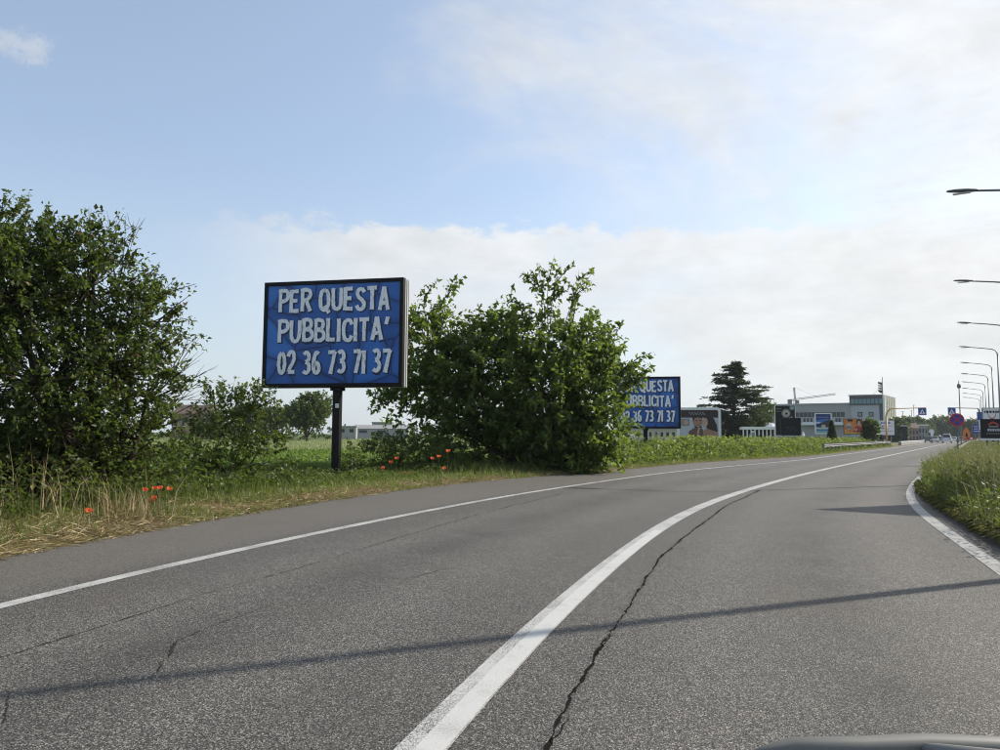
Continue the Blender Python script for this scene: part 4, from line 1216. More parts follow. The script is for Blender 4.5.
def poster(name, label, f, rect_px, face_mat, frame_mat, frame=.12, posts=(), post_mat=None, depth=.16, cat='billboard', post_w=.09, round_r=0.0):
    """framed board on posts; returns root, inner rectangle and a function from 0..1 to metres"""
    root = thing(name, f.o, label, cat, f.phi)
    x0, x1, z0, z1 = f.rect(*rect_px)
    if round_r > 0:
        def rr(a, b, c, d, r, n=5):
            p = []
            for cx, cz, s in ((b - r, d - r, 0), (a + r, d - r, 1), (a + r, c + r, 2), (b - r, c + r, 3)):
                for k in range(n): an = math.pi / 2 * (s + k / (n - 1)); p.append((cx + r * math.cos(an), cz + r * math.sin(an)))
            return p
        o = rr(x0, x1, z0, z1, round_r); i = rr(x0 + frame, x1 - frame, z0 + frame, z1 - frame, round_r * .5); n = len(o)
        vs = [(x, -depth / 2, z) for x, z in o] + [(x, -depth / 2, z) for x, z in i] + [(x, depth / 2, z) for x, z in o] + [(x, depth / 2, z) for x, z in i]
        fs = []
        for k in range(n):
            k2 = (k + 1) % n
            fs += [(k, k2, n + k2, n + k), (2 * n + k, 3 * n + k, 3 * n + k2, 2 * n + k2), (k, 2 * n + k, 2 * n + k2, k2), (n + k, n + k2, 3 * n + k2, 3 * n + k)]
        MB().add(vs, fs).build('frame', frame_mat, root)
    else:
        for (a, b, c, d) in ((x0, x1, z1 - frame, z1), (x0, x1, z0, z0 + frame), (x0, x0 + frame, z0 + frame, z1 - frame), (x1 - frame, x1, z0 + frame, z1 - frame)):
            MB().box(a, b, -depth / 2, depth / 2, c, d).build('frame_rail', frame_mat, root)
    ins = .004
    pan = MB().box(x0 + frame - ins, x1 - frame + ins, -depth / 2 + .03, depth / 2 - .03, z0 + frame - ins, z1 - frame + ins).build('panel', face_mat, root)
    for p in posts:
        xx = x0 + (x1 - x0) * p
        MB().box(xx - post_w / 2, xx + post_w / 2, depth / 2 + .002, depth / 2 + .002 + post_w, -.3, z1 - .05).build('post', post_mat or M_black, root)
    ix0, ix1, iz0, iz1 = x0 + frame, x1 - frame, z0 + frame, z1 - frame
    def uv(u, v): return (ix0 + (ix1 - ix0) * u, iz0 + (iz1 - iz0) * v)
    def art(poly, material, layer=1, nm='print'):
        return decal(pan, nm, [uv(*p) for p in poly], -depth / 2 + .03 - .003 * layer, material)
    return root, uv, art, pan


def squiggle(art_pan, uv, u0, u1, v, hgt, material, y, wd=.02, seed=1, waves=6):
    """row of illegible handwriting-like strokes, as small print reads from afar"""
    r = random.Random(seed); b = MB(); n = waves * 8
    pts = [uv(u0 + (u1 - u0) * k / n, v + hgt * .5 * math.sin(k * .785) * r.uniform(.5, 1)) for k in range(n + 1)]
    for k in range(n):
        (xa, za), (xb, zb) = pts[k], pts[k + 1]
        b.add([(xa, y, za - wd), (xb, y, zb - wd), (xb, y, zb + wd), (xa, y, za + wd)], [(0, 1, 2, 3)])
    return b.build('print', material, art_pan)


def bars(pan, uv, u0, u1, v0, v1, material, y, n, seed=0):
    """line of small print too far off to read"""
    r = random.Random(seed); u = u0
    b = MB()
    while u < u1:
        w = r.uniform(.02, .06) * 10 / n
        a = uv(u, v0); c = uv(min(u + w, u1), v1); b.add([(a[0], y, a[1]), (c[0], y, a[1]), (c[0], y, c[1]), (a[0], y, c[1])], [(0, 1, 2, 3)]); u += w * 1.35
    o = b.build('print', material, pan); o['kind'] = 'stuff'; return o


P_pale = plain('print_pale_blue', (0.42, 0.45, 0.50), .5); P_dkbrown = plain('print_dark_brown', (0.035, 0.018, 0.016), .5)
P_skin = plain('print_skin', (0.33, 0.19, 0.13), .5, var=.2, scale=3); P_skin2 = plain('print_skin_light', (0.48, 0.30, 0.23), .5, var=.15, scale=3)
P_hair = plain('print_hair', (0.018, 0.011, 0.009), .5); P_coat = plain('print_coat', (0.12, 0.075, 0.055), .5, var=.3, scale=4)
P_black = plain('print_black', (0.010, 0.011, 0.014), .6, spec=.2); P_grey = plain('print_grey', (0.22, 0.22, 0.20), .5, var=.25, scale=3)
P_cream = plain('print_cream', (0.50, 0.45, 0.36), .5, var=.2, scale=3); P_blue = plain('print_deep_blue', (0.012, 0.03, 0.16), .5, var=.3, scale=.7)
P_sea = plain('print_sea_blue', (0.04, 0.16, 0.45), .5, var=.3, scale=.8); P_rock = plain('print_rock', (0.04, 0.032, 0.035), .5, var=.4, scale=2)
P_teal = plain('print_teal', (0.22, 0.38, 0.36), .5); P_orange = plain('print_orange', (0.62, 0.20, 0.035), .5, var=.2, scale=1.5)
P_red = plain('print_red', (0.40, 0.03, 0.03), .5, var=.2); P_yellow = plain('print_yellow', (0.65, 0.42, 0.05), .5); P_signblue = plain('traffic_blue', (0.015, 0.06, 0.30), .4)
P_signred = plain('traffic_red', (0.50, 0.015, 0.02), .4); P_white = plain('print_white', (0.70, 0.71, 0.72), .45)

# couple poster in a rounded white frame
f = Face(698, 60, -14)
root, uv, art, pan = poster('advertising_board', 'rounded white framed poster board showing a couple face to face', f, (677, 407.5, 721, 440), P_pale, M_white, .2, (.25, .75), M_galv, .2, round_r=.28)
art([(0, .72), (1, .72), (1, 1), (0, 1)], P_dkbrown)
squiggle(pan, uv, .25, .66, .87, .13, P_pale, -.076, .024, 3)
art([(.02, .42), (.26, .42), (.26, .68), (.02, .68)], P_grey, 1)
art(ell(.17, .55, .06, .09), P_skin2, 2)
art([(.22, 0), (.24, .22), (.38, .36), (.50, .38), (.60, .30), (.64, 0)], P_coat, 2)
art([(.58, 0), (.62, .25), (.72, .36), (.90, .30), (.98, .16), (.98, 0)], P_skin, 3)
art([(.60, .55), (.64, .74), (.74, .80), (.88, .70), (.96, .45), (.98, .20), (.84, .26), (.72, .32)], P_hair, 4)
art(ell(.475, .56, .125, .21), P_skin, 4); art(ell(.66, .55, .07, .17), P_skin2, 5)
art([(.345, .55), (.34, .72), (.40, .80), (.50, .82), (.585, .76), (.60, .66), (.57, .70), (.48, .735), (.39, .70), (.37, .62)], P_hair, 5)
art([(.45, .435), (.53, .43), (.52, .45), (.46, .452)], P_coat, 5); art([(.38, .44), (.47, .36), (.56, .42), (.58, .36), (.5, .33), (.40, .35)], P_hair, 5); art([(.40, .60), (.46, .60), (.46, .625), (.40, .625)], P_hair, 6); art([(.51, .60), (.57, .60), (.57, .625), (.51, .625)], P_hair, 6)
art([(.44, .12), (.49, .12), (.53, .36), (.49, .38)], P_skin2, 6)

# dark boards
f = Face(786, 84, -14)
root, uv, art, pan = poster('advertising_board', 'tall black poster board with a round dish pictured, tower crane behind it', f, (774.8, 405, 795.6, 436), P_black, M_alu, .07, (.2, .85), M_galv)
art(ell(.55, .74, .23, .15), P_grey, 1); art(ell(.56, .74, .15, .09), P_cream, 2); art(ell(.57, .73, .07, .045), P_black, 3)
art(ell(.86, .92, .13, .075), P_grey, 1); art(ell(.88, .92, .08, .04), P_teal, 2)
art([(.25, .56), (.42, .60), (.50, .56), (.42, .53)], P_grey, 1); art([(.62, .57), (.90, .66), (.84, .54), (.66, .53)], P_grey, 1)
bars(pan, uv, .05, .30, .88, .91, P_grey, -.056, 14, 2); bars(pan, uv, .05, .30, .80, .82, P_grey, -.056, 14, 3)
f = Face(791, 72, -14)
root, uv, art, pan = poster('advertising_board', 'plain black board with a faint grey script before the tall poster board', f, (780.5, 418, 801, 435.5), P_black, M_black, .05, (.13, .68), M_polegrey)
squiggle(pan, uv, .25, .75, .40, .30, P_grey, -.056, .014, 9, 5)
# seaside poster
f = Face(823, 90, -14)
root, uv, art, pan = poster('advertising_board', 'white framed seaside poster board with deep blue sky and rock', f, (814.8, 413, 831.8, 434), P_blue, M_white, .12, (.3, .7), M_galv)
art([(0, .52), (1, .52), (1, .72), (.6, .74), (0, .68)], P_sea, 1); art([(0, .50), (.18, .50), (.35, .54), (.2, .58), (0, .56)], P_white, 2)
art([(.1, .30), (.25, .42), (.55, .62), (.80, .66), (1, .72), (1, .30)], P_rock, 3); art([(0, 0), (1, 0), (1, .31), (0, .31)], P_teal, 3)
art([(0, .12), (1, .12), (1, .17), (0, .17)], P_sea, 4); art([(0, .25), (1, .25), (1, .28), (0, .28)], P_white, 4); art(ell(.5, .36, .15, .08), P_cream, 5); bars(pan, uv, .1, .85, .82, .85, P_pale, -.058, 10, 4)
# orange poster
f = Face(852, 100, -14)
root, uv, art, pan = poster('advertising_board', 'orange poster board with a dark haired figure in red beside the round shrub', f, (843.4, 418.6, 862.2, 434.3), P_orange, M_black, .06, (.3, .7), M_galv)
art([(.2, .84), (.5, .84), (.5, .97), (.2, .97)], P_black, 1); art(ell(.28, .50, .17, .22), P_cream, 1); art([(.1, .35), (.46, .35), (.40, .55), (.15, .55)], P_grey, 2)
art([(.52, .12), (.60, .45), (.76, .55), (.98, .45), (1, .12)], P_red, 1); art(ell(.84, .80, .15, .20), P_hair, 2); art(ell(.85, .72, .09, .17), P_skin2, 3)
art([(0, 0), (1, 0), (1, .10), (0, .10)], P_yellow, 4); art(ell(.08, .2, .06, .08), P_yellow, 2); art(ell(.66, .28, .09, .1), P_skin2, 4)
# white notice board behind the orange pole
f = Face(886, 125, -16)
root, uv, art, pan = poster('notice_board', 'white notice board with small print behind the orange gantry pole', f, (878.6, 420.5, 894.2, 435), P_white, M_white, .06, (.2, .8), M_galv)
bars(pan, uv, .1, .9, .62, .66, P_red, -.058, 10, 5); bars(pan, uv, .12, .8, .80, .90, P_signblue, -.058, 7, 6); bars(pan, uv, .15, .7, .40, .44, P_grey, -.058, 10, 7); bars(pan, uv, .15, .85, .24, .28, P_grey, -.058, 10, 8)
# boards on the right verge
f = Face(992, 60, -22)
root, uv, art, pan = poster('advertising_board', 'black poster board with a red crowned emblem on dark legs in the meadow', f, (980.5, 419, 1022, 438.4), P_black, M_signframe, .06, (.16, .3, .42, .85), M_black, post_w=.12)
x0, x1, z0, z1 = f.rect(980.5, 438.5, 1022, 440.4); MB().box(x0 - .03, x1 + .03, -.1, .1, z0, z1).build('base_trim', M_white, root)
art([(.16, .66), (.20, .82), (.30, .92), (.40, .82), (.46, .70), (.42, .66), (.36, .76), (.30, .80), (.24, .74), (.20, .68)], P_red, 1); art([(.18, .58), (.44, .58), (.42, .66), (.20, .66)], P_grey, 2)
bars(pan, uv, .15, .46, .36, .50, P_pale, -.056, 9, 12); bars(pan, uv, .12, .48, .20, .25, P_grey, -.056, 16, 13); bars(pan, uv, .55, .95, .40, .7, P_red, -.056, 6, 14)
f = Face(994, 78, -22)
root, uv, art, pan = poster('advertising_board', 'white poster board with a curved red arc above the black board', f, (982.4, 407.6, 1020, 430), P_white, M_galv, .06, (.2, .8), M_galv)
b = MB(); y = -.056
for k in range(16):
    a0 = math.pi * (1 + k / 16); a1 = math.pi * (1 + (k + 1) / 16)
    q = [uv(.25 + .13 * math.cos(a) * r, .90 + .42 * math.sin(a) * r) for a, r in ((a0, 1), (a1, 1), (a1, .88), (a0, .88))]
    b.add([(x, y, z) for x, z in q], [(0, 1, 2, 3)])
b.build('print', P_red, pan); bars(pan, uv, .04, .46, .78, .88, P_black, -.060, 7, 21)
for (rc, d, lab, mt) in (((972.3, 424, 984, 434), 95, 'blue direction board with white lines standing low behind the black board', P_signblue), ((977.2, 412, 982.6, 430), 88, 'upright blue and white panel sign beside the white poster board', P_white)):
    f = Face(rc[0], d, -22)
    root, uv, art, pan = poster('direction_sign', lab, f, rc, mt, M_galv, .03, (.25, .75), M_galv, .08, cat='sign', post_w=.07)
    if mt is P_signblue:
        for v in (.25, .5, .75): bars(pan, uv, .12, .85, v - .05, v + .05, P_white, -.016, 6, int(v * 8))
    else:
        art([(0, .55), (1, .55), (1, 1), (0, 1)], P_signblue, 1); art([(0, .0), (.25, .0), (.25, .5), (0, .5)], P_signblue, 1)
# big board outside the frame whose corner shadow falls on the lane
tipw = gnd(815, 510.5)
sh_len = 5.6 / math.tan(SUN_EL)
corner = tipw + Vector((math.sin(SUN_AZ), math.cos(SUN_AZ), 0)) * sh_len
bd = thing('advertising_board', corner, 'grey backed advertising board beyond the meadow casting its shadow over the lane', 'billboard', math.radians(-38))
MB().box(0, 4.0, -.08, .08, 2.5, 5.6).build('panel', P_pale, bd)
for x in (.8, 3.2): MB().box(x - .08, x + .08, .082, .24, -.3, 5.2).build('post', M_galv, bd)

# ------------------------------------------------------------------ traffic signs
def disc(r, y, n=24, inner=0.0):
    if inner <= 0: return [(r * math.cos(2 * math.pi * k / n), y, r * math.sin(2 * math.pi * k / n)) for k in range(n)]


f = Face(957, 34.5, -20)
root = thing('no_stopping_sign', f.o, 'round blue no stopping sign with red rim on a pole in the meadow', 'road sign', f.phi)
x, z = f(957, 419.8); R = .30
MB().lathe([(.0, -.012), (R, -.012), (R, .012), (0, .012)], 28, 1, (x, 0, z)).build('plate', P_signred, root)
MB().add([(x + .235 * math.cos(2 * math.pi * k / 24), -.015, z + .235 * math.sin(2 * math.pi * k / 24)) for k in range(24)], [tuple(range(24))]).build('blue_disc', P_signblue, root)
for k, s in enumerate((1, -1)):
    c = math.cos(math.pi / 4); wd = .026
    d = Vector((c, s * c)); nrm = Vector((-d.y, d.x)); P4 = [d * .235 + nrm * wd, -d * .235 + nrm * wd, -d * .235 - nrm * wd, d * .235 - nrm * wd]
    MB().add([(x + p.x, -.018 - .002 * k, z + p.y) for p in P4], [(0, 1, 2, 3)]).build('red_bar', P_signred, root)
MB().tube([(x, .05, -.3), (x, .05, z + .3)], .03, 8).build('pole', M_polegrey, root)
MB().box(x - .06, x + .06, -.012, .012, z - .58, z - .38).build('plate_below', M_polegrey, root)

M_orangepole = plain('gantry_orange', (0.50, 0.25, 0.06), .55, var=.15)


def gantry(label, px, d, phi, side, pole_mat, py_arm, px_sign, bend_px):
    f = Face(px, d, phi)
    root = thing('crossing_gantry', f.o, label, 'gantry', f.phi)
    x0, _ = f(px, 430); za = f(px, py_arm)[1]; xs, _ = f(px_sign, py_arm); xb, _ = f(px + side * bend_px, py_arm)
    pts = [(x0, 0, -.3), (x0, 0, za * .75)]
    for k in range(5):
        a = math.pi / 2 * k / 4; pts.append((x0 + (xb - x0) * (1 - math.cos(a)), 0, za * .75 + (za - za * .75) * math.sin(a)))
    b = MB().tube(pts, [.14, .12] + [.10] * 5, 8).build('pole', pole_mat, root, True)
    MB().tube([(xb, 0, za), (xs + side * .5, 0, za + .12)], .06, 6).build('arm', pole_mat if pole_mat is not M_orangepole else M_orangepole, root)
    s = .52; zs = za - .42
    pl = MB().box(xs - s, xs + s, -.1, -.075, zs - s, zs + s).build('sign_plate', P_signblue, root)
    decal(pl, 'white_triangle', [(xs - .4, zs - .38), (xs + .4, zs - .38), (xs, zs + .36)], -.104, P_white)
    decal(pl, 'walking_figure', [(xs - .12, zs - .34), (xs - .02, zs - .1), (xs - .05, zs + .08), (xs + .05, zs + .08), (xs + .06, zs - .1), (xs + .14, zs - .34), (xs + .06, zs - .34), (xs + .01, zs - .18), (xs - .05, zs - .34)], -.107, P_black)
    return root


gantry('orange gantry pole with a blue crossing sign on its arm, left of the road', 886.5, 108, -18, 1, M_orangepole, 408.8, 922, 5)
gantry('grey gantry pole with a blue crossing sign on its arm, beside the meadow', 980.5, 112, -18, -1, M_polegrey, 408.4, 951.5, 3)

f = Face(966.5, 120, -20)
root = thing('works_sign', f.o, 'orange road works sign with a pointed top at the end of the meadow', 'road sign', f.phi)
x, z = f(966.5, 434); z1 = f(966.5, 428)[1]; z2 = f(966.5, 440)[1]; hw = .5
MB().prism([(x - hw, z2), (x + hw, z2), (x + hw, z1 - .6), (x + .05, z1 + .1), (x - .05, z1 + .1), (x - hw, z1 - .6)], -.02, .02).build('plate', P_orange, root)
decal(root, 'digging_figure', [(x - .2, z2 + .5), (x + .2, z2 + .5), (x + .12, z2 + 1.0), (x - .05, z2 + 1.2)], -.024, P_black)
MB().tube([(x, .06, -.2), (x, .06, z1)], .04, 6).build('pole', M_polegrey, root)
f = Face(971.5, 118, -20)
root = thing('road_barrier', f.o, 'low red and white works barrier beside the orange road works sign', 'barrier', f.phi)
x, z = f(971.5, 438)
MB().box(x - .7, x + .7, -.03, .03, z - .25, z + .12).build('board', P_red, root); MB().box(x - .2, x + .15, -.034, -.031, z - .22, z + .1).build('white_stripe', P_white, root)
for s in (-.5, .5): MB().box(x + s - .04, x + s + .04, .032, .1, -.2, z).build('leg', M_galv, root)

# ------------------------------------------------------------------ street lamps
LAMPH = 9.3


def lamp_at(i):
    hd = Vector((14.78 + 8.80 * (i - 1), 24.3 + 14.2 * (i - 1), 0.09))
    return hd + Vector((.846, -.533, 0)) * 2.86


M_lamppole = plain('lamp_pole_zinc', (0.20, 0.21, 0.21), .5, .3, var=.12)
lp = thing('street_lamp', lamp_at(0), 'street lamp', 'street lamp', math.radians(-32.2), 'street lamps in a row along the right verge')
MB().tube([(0, 0, -.3), (0, 0, 1.2), (0, 0, 8.3)], [.10, .095, .055], 10).build('pole', M_lamppole, lp, True)
MB().tube([(0, 0, 8.28), (-.03, 0, 8.6), (-.15, 0, 8.82), (-.4, 0, 8.95), (-1.1, 0, 9.08), (-2.05, 0, 9.22)], [.052, .05, .046, .042, .038, .034], 8).build('arm', M_lamppole, lp, True)
h = MB()
secs = [(-1.95, .04, .035), (-2.05, .10, .05), (-2.3, .15, .07), (-2.6, .15, .065), (-2.82, .10, .04), (-2.88, .03, .015)]
vs = []; fs = []
for (x, wy, hz) in secs:
    for k in range(10): a = 2 * math.pi * k / 10; vs.append((x, wy * math.cos(a), 9.22 + (-(x) - 2) * .12 + hz * math.sin(a) * (1.0 if math.sin(a) > 0 else .6)))
for i in range(len(secs) - 1):
    for k in range(10): fs.append((i * 10 + k, i * 10 + (k + 1) % 10, (i + 1) * 10 + (k + 1) % 10, (i + 1) * 10 + k))
fs += [tuple(range(9, -1, -1)), tuple(50 + k for k in range(10))]
hd = h.add(vs, fs).build('lamp_head', M_polegrey, lp, True)
lens = MB().box(-2.7, -2.2, -.09, .09, 9.185, 9.2).build('lens', M_white, hd)
ORD = ['opposite the big blue board', 'whose pole rises beside the near end of the meadow', 'standing behind the black poster board', 'fourth along the row from the kerb bend', 'fifth along the row from the kerb bend', 'sixth along the row from the kerb bend',
       'seventh along the row from the kerb bend', 'eighth along the row from the kerb bend', 'ninth along the row from the kerb bend', 'tenth along the row from the kerb bend', 'last of the row by the wood']
lp['label'] = 'grey single arm street lamp ' + ORD[0]
lparts = [(c, kids(c)) for c in kids(lp)]
for i in range(1, 11):
    o = lp.copy(); COL.objects.link(o); o.location = lamp_at(i); o['label'] = 'grey single arm street lamp ' + ORD[i]
    for c, sub in lparts:
        cc = c.copy(); COL.objects.link(cc); cc.parent = o
        for s_ in sub: ss = s_.copy(); COL.objects.link(ss); ss.parent = cc

f = Face(959, 105, 0)
root = thing('camera_mast', f.o, 'slim mast with a round grey head behind the no stopping sign', 'mast')
x, z1 = f(959, 388.5)
MB().tube([(x, 0, -.3), (x, 0, z1)], [.09, .06], 8).build('pole', M_polegrey, root)
MB().lathe([(.05, z1), (.22, z1 + .1), (.26, z1 + .35), (.2, z1 + .6), (.06, z1 + .7)], 12, 2, (x, 0, 0)).build('head', M_polegrey, root, True)
MB().tube([(x, 0, z1 + .7), (x, 0, z1 + 1.1)], .05, 6).build('aerial', M_polegrey, root)
for k, (px, pt, d) in enumerate(((902.6, 412, 230), (911.4, 410.5, 240), (913.6, 405.5, 250), (918.6, 415, 260))):
    f = Face(px, d, 0); x, z = f(px, pt)
    o = thing('light_mast', f.o, ['thin light mast beside the black totem sign', 'thin light mast above the pink house', 'tallest thin light mast above the pink house', 'short thin light mast above the pale house'][k], 'mast', group='thin masts behind the houses')
    MB().tube([(x, 0, -.3), (x, 0, z)], [.12, .07], 6).build('pole', M_polegrey, o); MB().box(x - .3, x + .3, -.12, .12, z, z + .14).build('lamp_head', M_polegrey, o)
o = thing('marker_post', at(753, 450, 62) * 1, 'small grey marker post standing in the bright weeds', 'post'); o.location.z = 0
zt = at(753, 432.5, 62).z
MB().box(-.08, .08, -.05, .05, -.2, zt).build('post', M_galv, o); MB().box(-.12, .12, -.06, .06, zt + .002, zt + .12).build('cap', M_white, o)


# ------------------------------------------------------------------ guard rails and barrier
def guard_rail(label, curve, y0, y1, off, z=.62):
    s0 = curve.s_at_y(y0); s1 = curve.s_at_y(y1); q = np.arange(s0, s1, 1.0)
    p = curve.pos(q, np.full(len(q), off)); base = Vector((p[0][0], p[0][1], 0))
    root = thing('guard_rail', base, label, 'guard rail')
    n = curve.pos(q, np.full(len(q), off + 1)) - p
    prof = [(-.04, -.13), (.03, -.09), (.03, -.04), (-.04, 0), (.03, .04), (.03, .09), (-.04, .13)]
    vs = []; fs = []; k = len(prof)
    for i in range(len(q)):
        for (a, b) in prof: vs.append((p[i][0] + n[i][0] * a - base.x, p[i][1] + n[i][1] * a - base.y, z + b))
    for i in range(len(q) - 1):
        for j in range(k - 1): fs.append((i * k + j, i * k + j + 1, (i + 1) * k + j + 1, (i + 1) * k + j))
    MB().add(vs, fs).build('beam', M_rail, root)
    for i in range(0, len(q), 2):
        x = p[i][0] + n[i][0] * .1 - base.x; y = p[i][1] + n[i][1] * .1 - base.y
        MB().box(x - .05, x + .05, y - .05, y + .05, -.3, z + .1).build('post', M_polegrey, root)
    return root


guard_rail('grey steel guard rail at the weeds before the orange gantry pole', C_edge, 56, 100, .55, .66)
guard_rail('grey steel guard rail along the meadow end past the no stopping sign', C_kerb, 44, 130, -.45, .66)
M_conc = plain('grey_concrete', (0.24, 0.24, 0.23), .85, var=.2, scale=1)
s0 = C_edge.s_at_y(112); s1 = C_edge.s_at_y(210); q = np.linspace(s0, s1, 30); a = C_edge.pos(q, np.full(30, .35)); b = C_edge.pos(q, np.full(30, .75))
bs = Vector((a[0][0], a[0][1], 0)); root = thing('barrier_wall', bs, 'long low concrete barrier past the orange gantry pole', 'barrier')
m_ = MB(); vs = []
for i in range(30):
    vs += [(a[i][0] - bs.x, a[i][1] - bs.y, -.1), (a[i][0] - bs.x, a[i][1] - bs.y, .55), (b[i][0] - bs.x, b[i][1] - bs.y, .55), (b[i][0] - bs.x, b[i][1] - bs.y, -.1)]
m_.add(vs, [(4 * i + j, 4 * i + (j + 1) % 4, 4 * i + 4 + (j + 1) % 4, 4 * i + 4 + j) for i in range(29) for j in range(4)] + [(0, 1, 2, 3), (119, 118, 117, 116)])
m_.build('wall', M_conc, root)
vs = []
for i in range(30): vs += [(a[i][0] - bs.x - .03, a[i][1] - bs.y, .552), (b[i][0] - bs.x + .03, b[i][1] - bs.y, .552), (b[i][0] - bs.x + .03, b[i][1] - bs.y, .62), (a[i][0] - bs.x - .03, a[i][1] - bs.y, .62)]
MB().add(vs, [(4 * i + j, 4 * i + (j + 1) % 4, 4 * i + 4 + (j + 1) % 4, 4 * i + 4 + j) for i in range(29) for j in range(4)] + [(0, 1, 2, 3), (119, 118, 117, 116)]).build('coping', M_white, root)


# ------------------------------------------------------------------ buildings
def glassmat(name, col, rough=.12):
    m, t, out = mat(name)
    tc = t.new('ShaderNodeTexCoord'); n = t.noise(tc.outputs['Object'], .35, 3)
    b = t.new('ShaderNodeBsdfPrincipled'); t.put(b.inputs['Base Color'], t.mix(n, tuple(x * .6 for x in col) + (1,), tuple(x * 1.3 for x in col) + (1,)))
    b.inputs['Roughness'].default_value = rough; b.inputs['Specular IOR Level'].default_value = .35
    t.l.new(b.outputs[0], out.inputs[0]); return m


G_dark = glassmat('dark_glass', (0.018, 0.028, 0.036)); G_teal = glassmat('teal_glass', (0.10, 0.22, 0.25)); G_sunlit = glassmat('sunlit_glass', (0.30, 0.31, 0.20), .3)
M_clad = plain('corrugated_cladding', (0.34, 0.335, 0.32), .6, var=.1, scale=.5); M_bluegrey = plain('blue_grey_panel', (0.38, 0.40, 0.43), .6, var=.06, scale=.5)
M_pink = plain('pink_plaster', (0.27, 0.18, 0.16), .9, var=.15, scale=.6); M_greyplaster = plain('grey_plaster', (0.30, 0.30, 0.30), .9, var=.15, scale=.6)
M_tile = plain('clay_roof', (0.11, 0.075, 0.06), .9, var=.25, scale=2)

f = Face(830, 220, -36)
bd = thing('showroom_building', f.o, 'long grey showroom with a glazed upper storey behind the poster boards', 'building', f.phi)
def R(*a): return f.rect(*a)
DEP = 26.0
x0, x1, _, zr = R(770, 405, 851.6, 440)
MB().box(x0, x1, 0, DEP, -.3, zr).build('wall', M_clad, bd)
MB().box(x0 - .2, x1 - .02, -.25, DEP, zr + .003, zr + .45).build('roof', M_greyplaster, bd)
k = x0 + .3
rib = None
while k < x1 - .3:                                  # standing seams of the cladding
    if rib is None:
        o = MB().box(-.06, .06, -.06, -.003, zr - 2.2, zr - .02).build('cladding_rib', M_clad, bd); rib = o.data
    else:
        o = bpy.data.objects.new('cladding_rib', rib); COL.objects.link(o); o.parent = bd
    o.location = (k, 0, 0); k += .9
a, b, c, d = R(795.7, 412.2, 844.8, 417); w = MB().box(a, b, -.09, -.003, c, d).build('window_band', G_dark, bd)
for i in range(1, 12): MB().box(a + (b - a) * i / 12 - .05, a + (b - a) * i / 12 + .05, -.13, -.092, c, d).build('mullion', M_clad, w)
for px in (804.5, 808, 811.5, 836.5, 839.5):
    a, b, c, d = R(px - 1.1, 418.3, px + 1.1, 422); w = MB().box(a, b, -.09, -.003, c, d).build('window', G_dark, bd); MB().box(a - .08, b + .08, -.12, -.092, c - .15, c).build('sill', M_white, w)
a, b, c, d = R(800, 422.6, 851, 425.2); MB().box(a, b, -2.2, -.003, c, d).build('canopy', M_white, bd)
a, b, c, d = R(800, 427, 851, 440); w = MB().box(a, b, -.08, -.003, .1, c).build('shop_front', G_dark, bd)
for i in range(1, 9): MB().box(a + (b - a) * i / 9 - .08, a + (b - a) * i / 9 + .08, -.16, -.083, 0, c).build('mullion', M_alu, w)
# right block
x0, x1, _, zb = R(851.8, 405, 884, 440); zt = R(851.8, 395.8, 884, 440)[3]
a, b, c, d = R(851.8, 405, 880.2, 440)
MB().box(x0 + .02, b, -.6, DEP * .8, -.3, zb).build('wall', M_bluegrey, bd)
up = MB().box(x0 - .3, x1, -.9, DEP * .8, zb + .003, zt).build('glazed_storey', G_dark, bd)
_, _, c2, d2 = R(851, 399, 884, 403.6)
for i in range(8):
    u0 = x0 + (x1 - x0) * (i + .10) / 8; u1 = x0 + (x1 - x0) * (i + .90) / 8
    MB().box(u0, u1, -.95, -.903, c2, d2).build('pane', G_teal, up)
MB().box(x0 - .5, x1 + .1, -1.1, DEP * .8 + .2, zt + .003, zt + .3).build('roof', M_greyplaster, bd)
MB().box(b + .003, x1, -.7, DEP * .78, -.3, zb - .003).build('glazed_corner', G_dark, bd)
for px in (860.5, 871.6):
    a, b2, c, d = R(px - 2.4, 412, px + 2.4, 416.8); w = MB().box(a, b2, -.68, -.603, c, d).build('window', G_dark, bd); MB().box(a + .25, b2 - .25, -.71, -.682, c + .25, d - .25).build('pane', P_grey, w)
MB().box(x1 + .003, x1 + .55, -1.0, -.2, -.3, zt - .1).build('corner_pillar', M_white, bd)
side = MB().box(x1 + .003, x1 + .45, -.19, DEP * .72, -.3, zt - .35).build('side_facade', G_sunlit, bd)  # yellow sunlight on this side is put into the glass colour
for i in range(6): MB().box(x1 + .453, x1 + .53, .4 + i * 3, .6 + i * 3, -.2, zt - .4).build('mullion', M_greyplaster, side)
for i in range(3): MB().box(x1 + .453, x1 + .55, -.1, DEP * .7, zt * (.28 + .24 * i), zt * (.28 + .24 * i) + .25).build('floor_band', M_greyplaster, side)
# flag on the roof
fl = Face(883, 221, -36)
root = thing('flagpole', fl.o, 'flagpole with a striped furled flag on the glazed showroom roof', 'flagpole', fl.phi)
xa, zt2 = fl(883, 376.5); zb2 = fl(883, 396)[1]
root.location = fl.o + Vector((0, 0, zb2 - .3))
H = zt2 - zb2 + .3
MB().tube([(0, 2, 0), (0, 2, H)], [.14, .09], 6).build('pole', M_polegrey, root)
fz = [(fl(883, y)[1] - zb2 + .3) for y in (382, 384.8, 387.4, 390, 393.2)]
for i, mt in enumerate((P_black, P_cream, P_skin, P_black)):
    MB().add([(-.12, 2, fz[i]), (-1.2, 2.15, fz[i] + .25), (-1.15, 1.9, fz[i + 1] + .55), (-.12, 2, fz[i + 1])], [(0, 1, 2, 3)]).build('flag_stripe', mt, root)
MB().tube([(0, 2, H * .6), (-3.4, 2, .05)], .03, 4).build('guy_wire', M_polegrey, root)

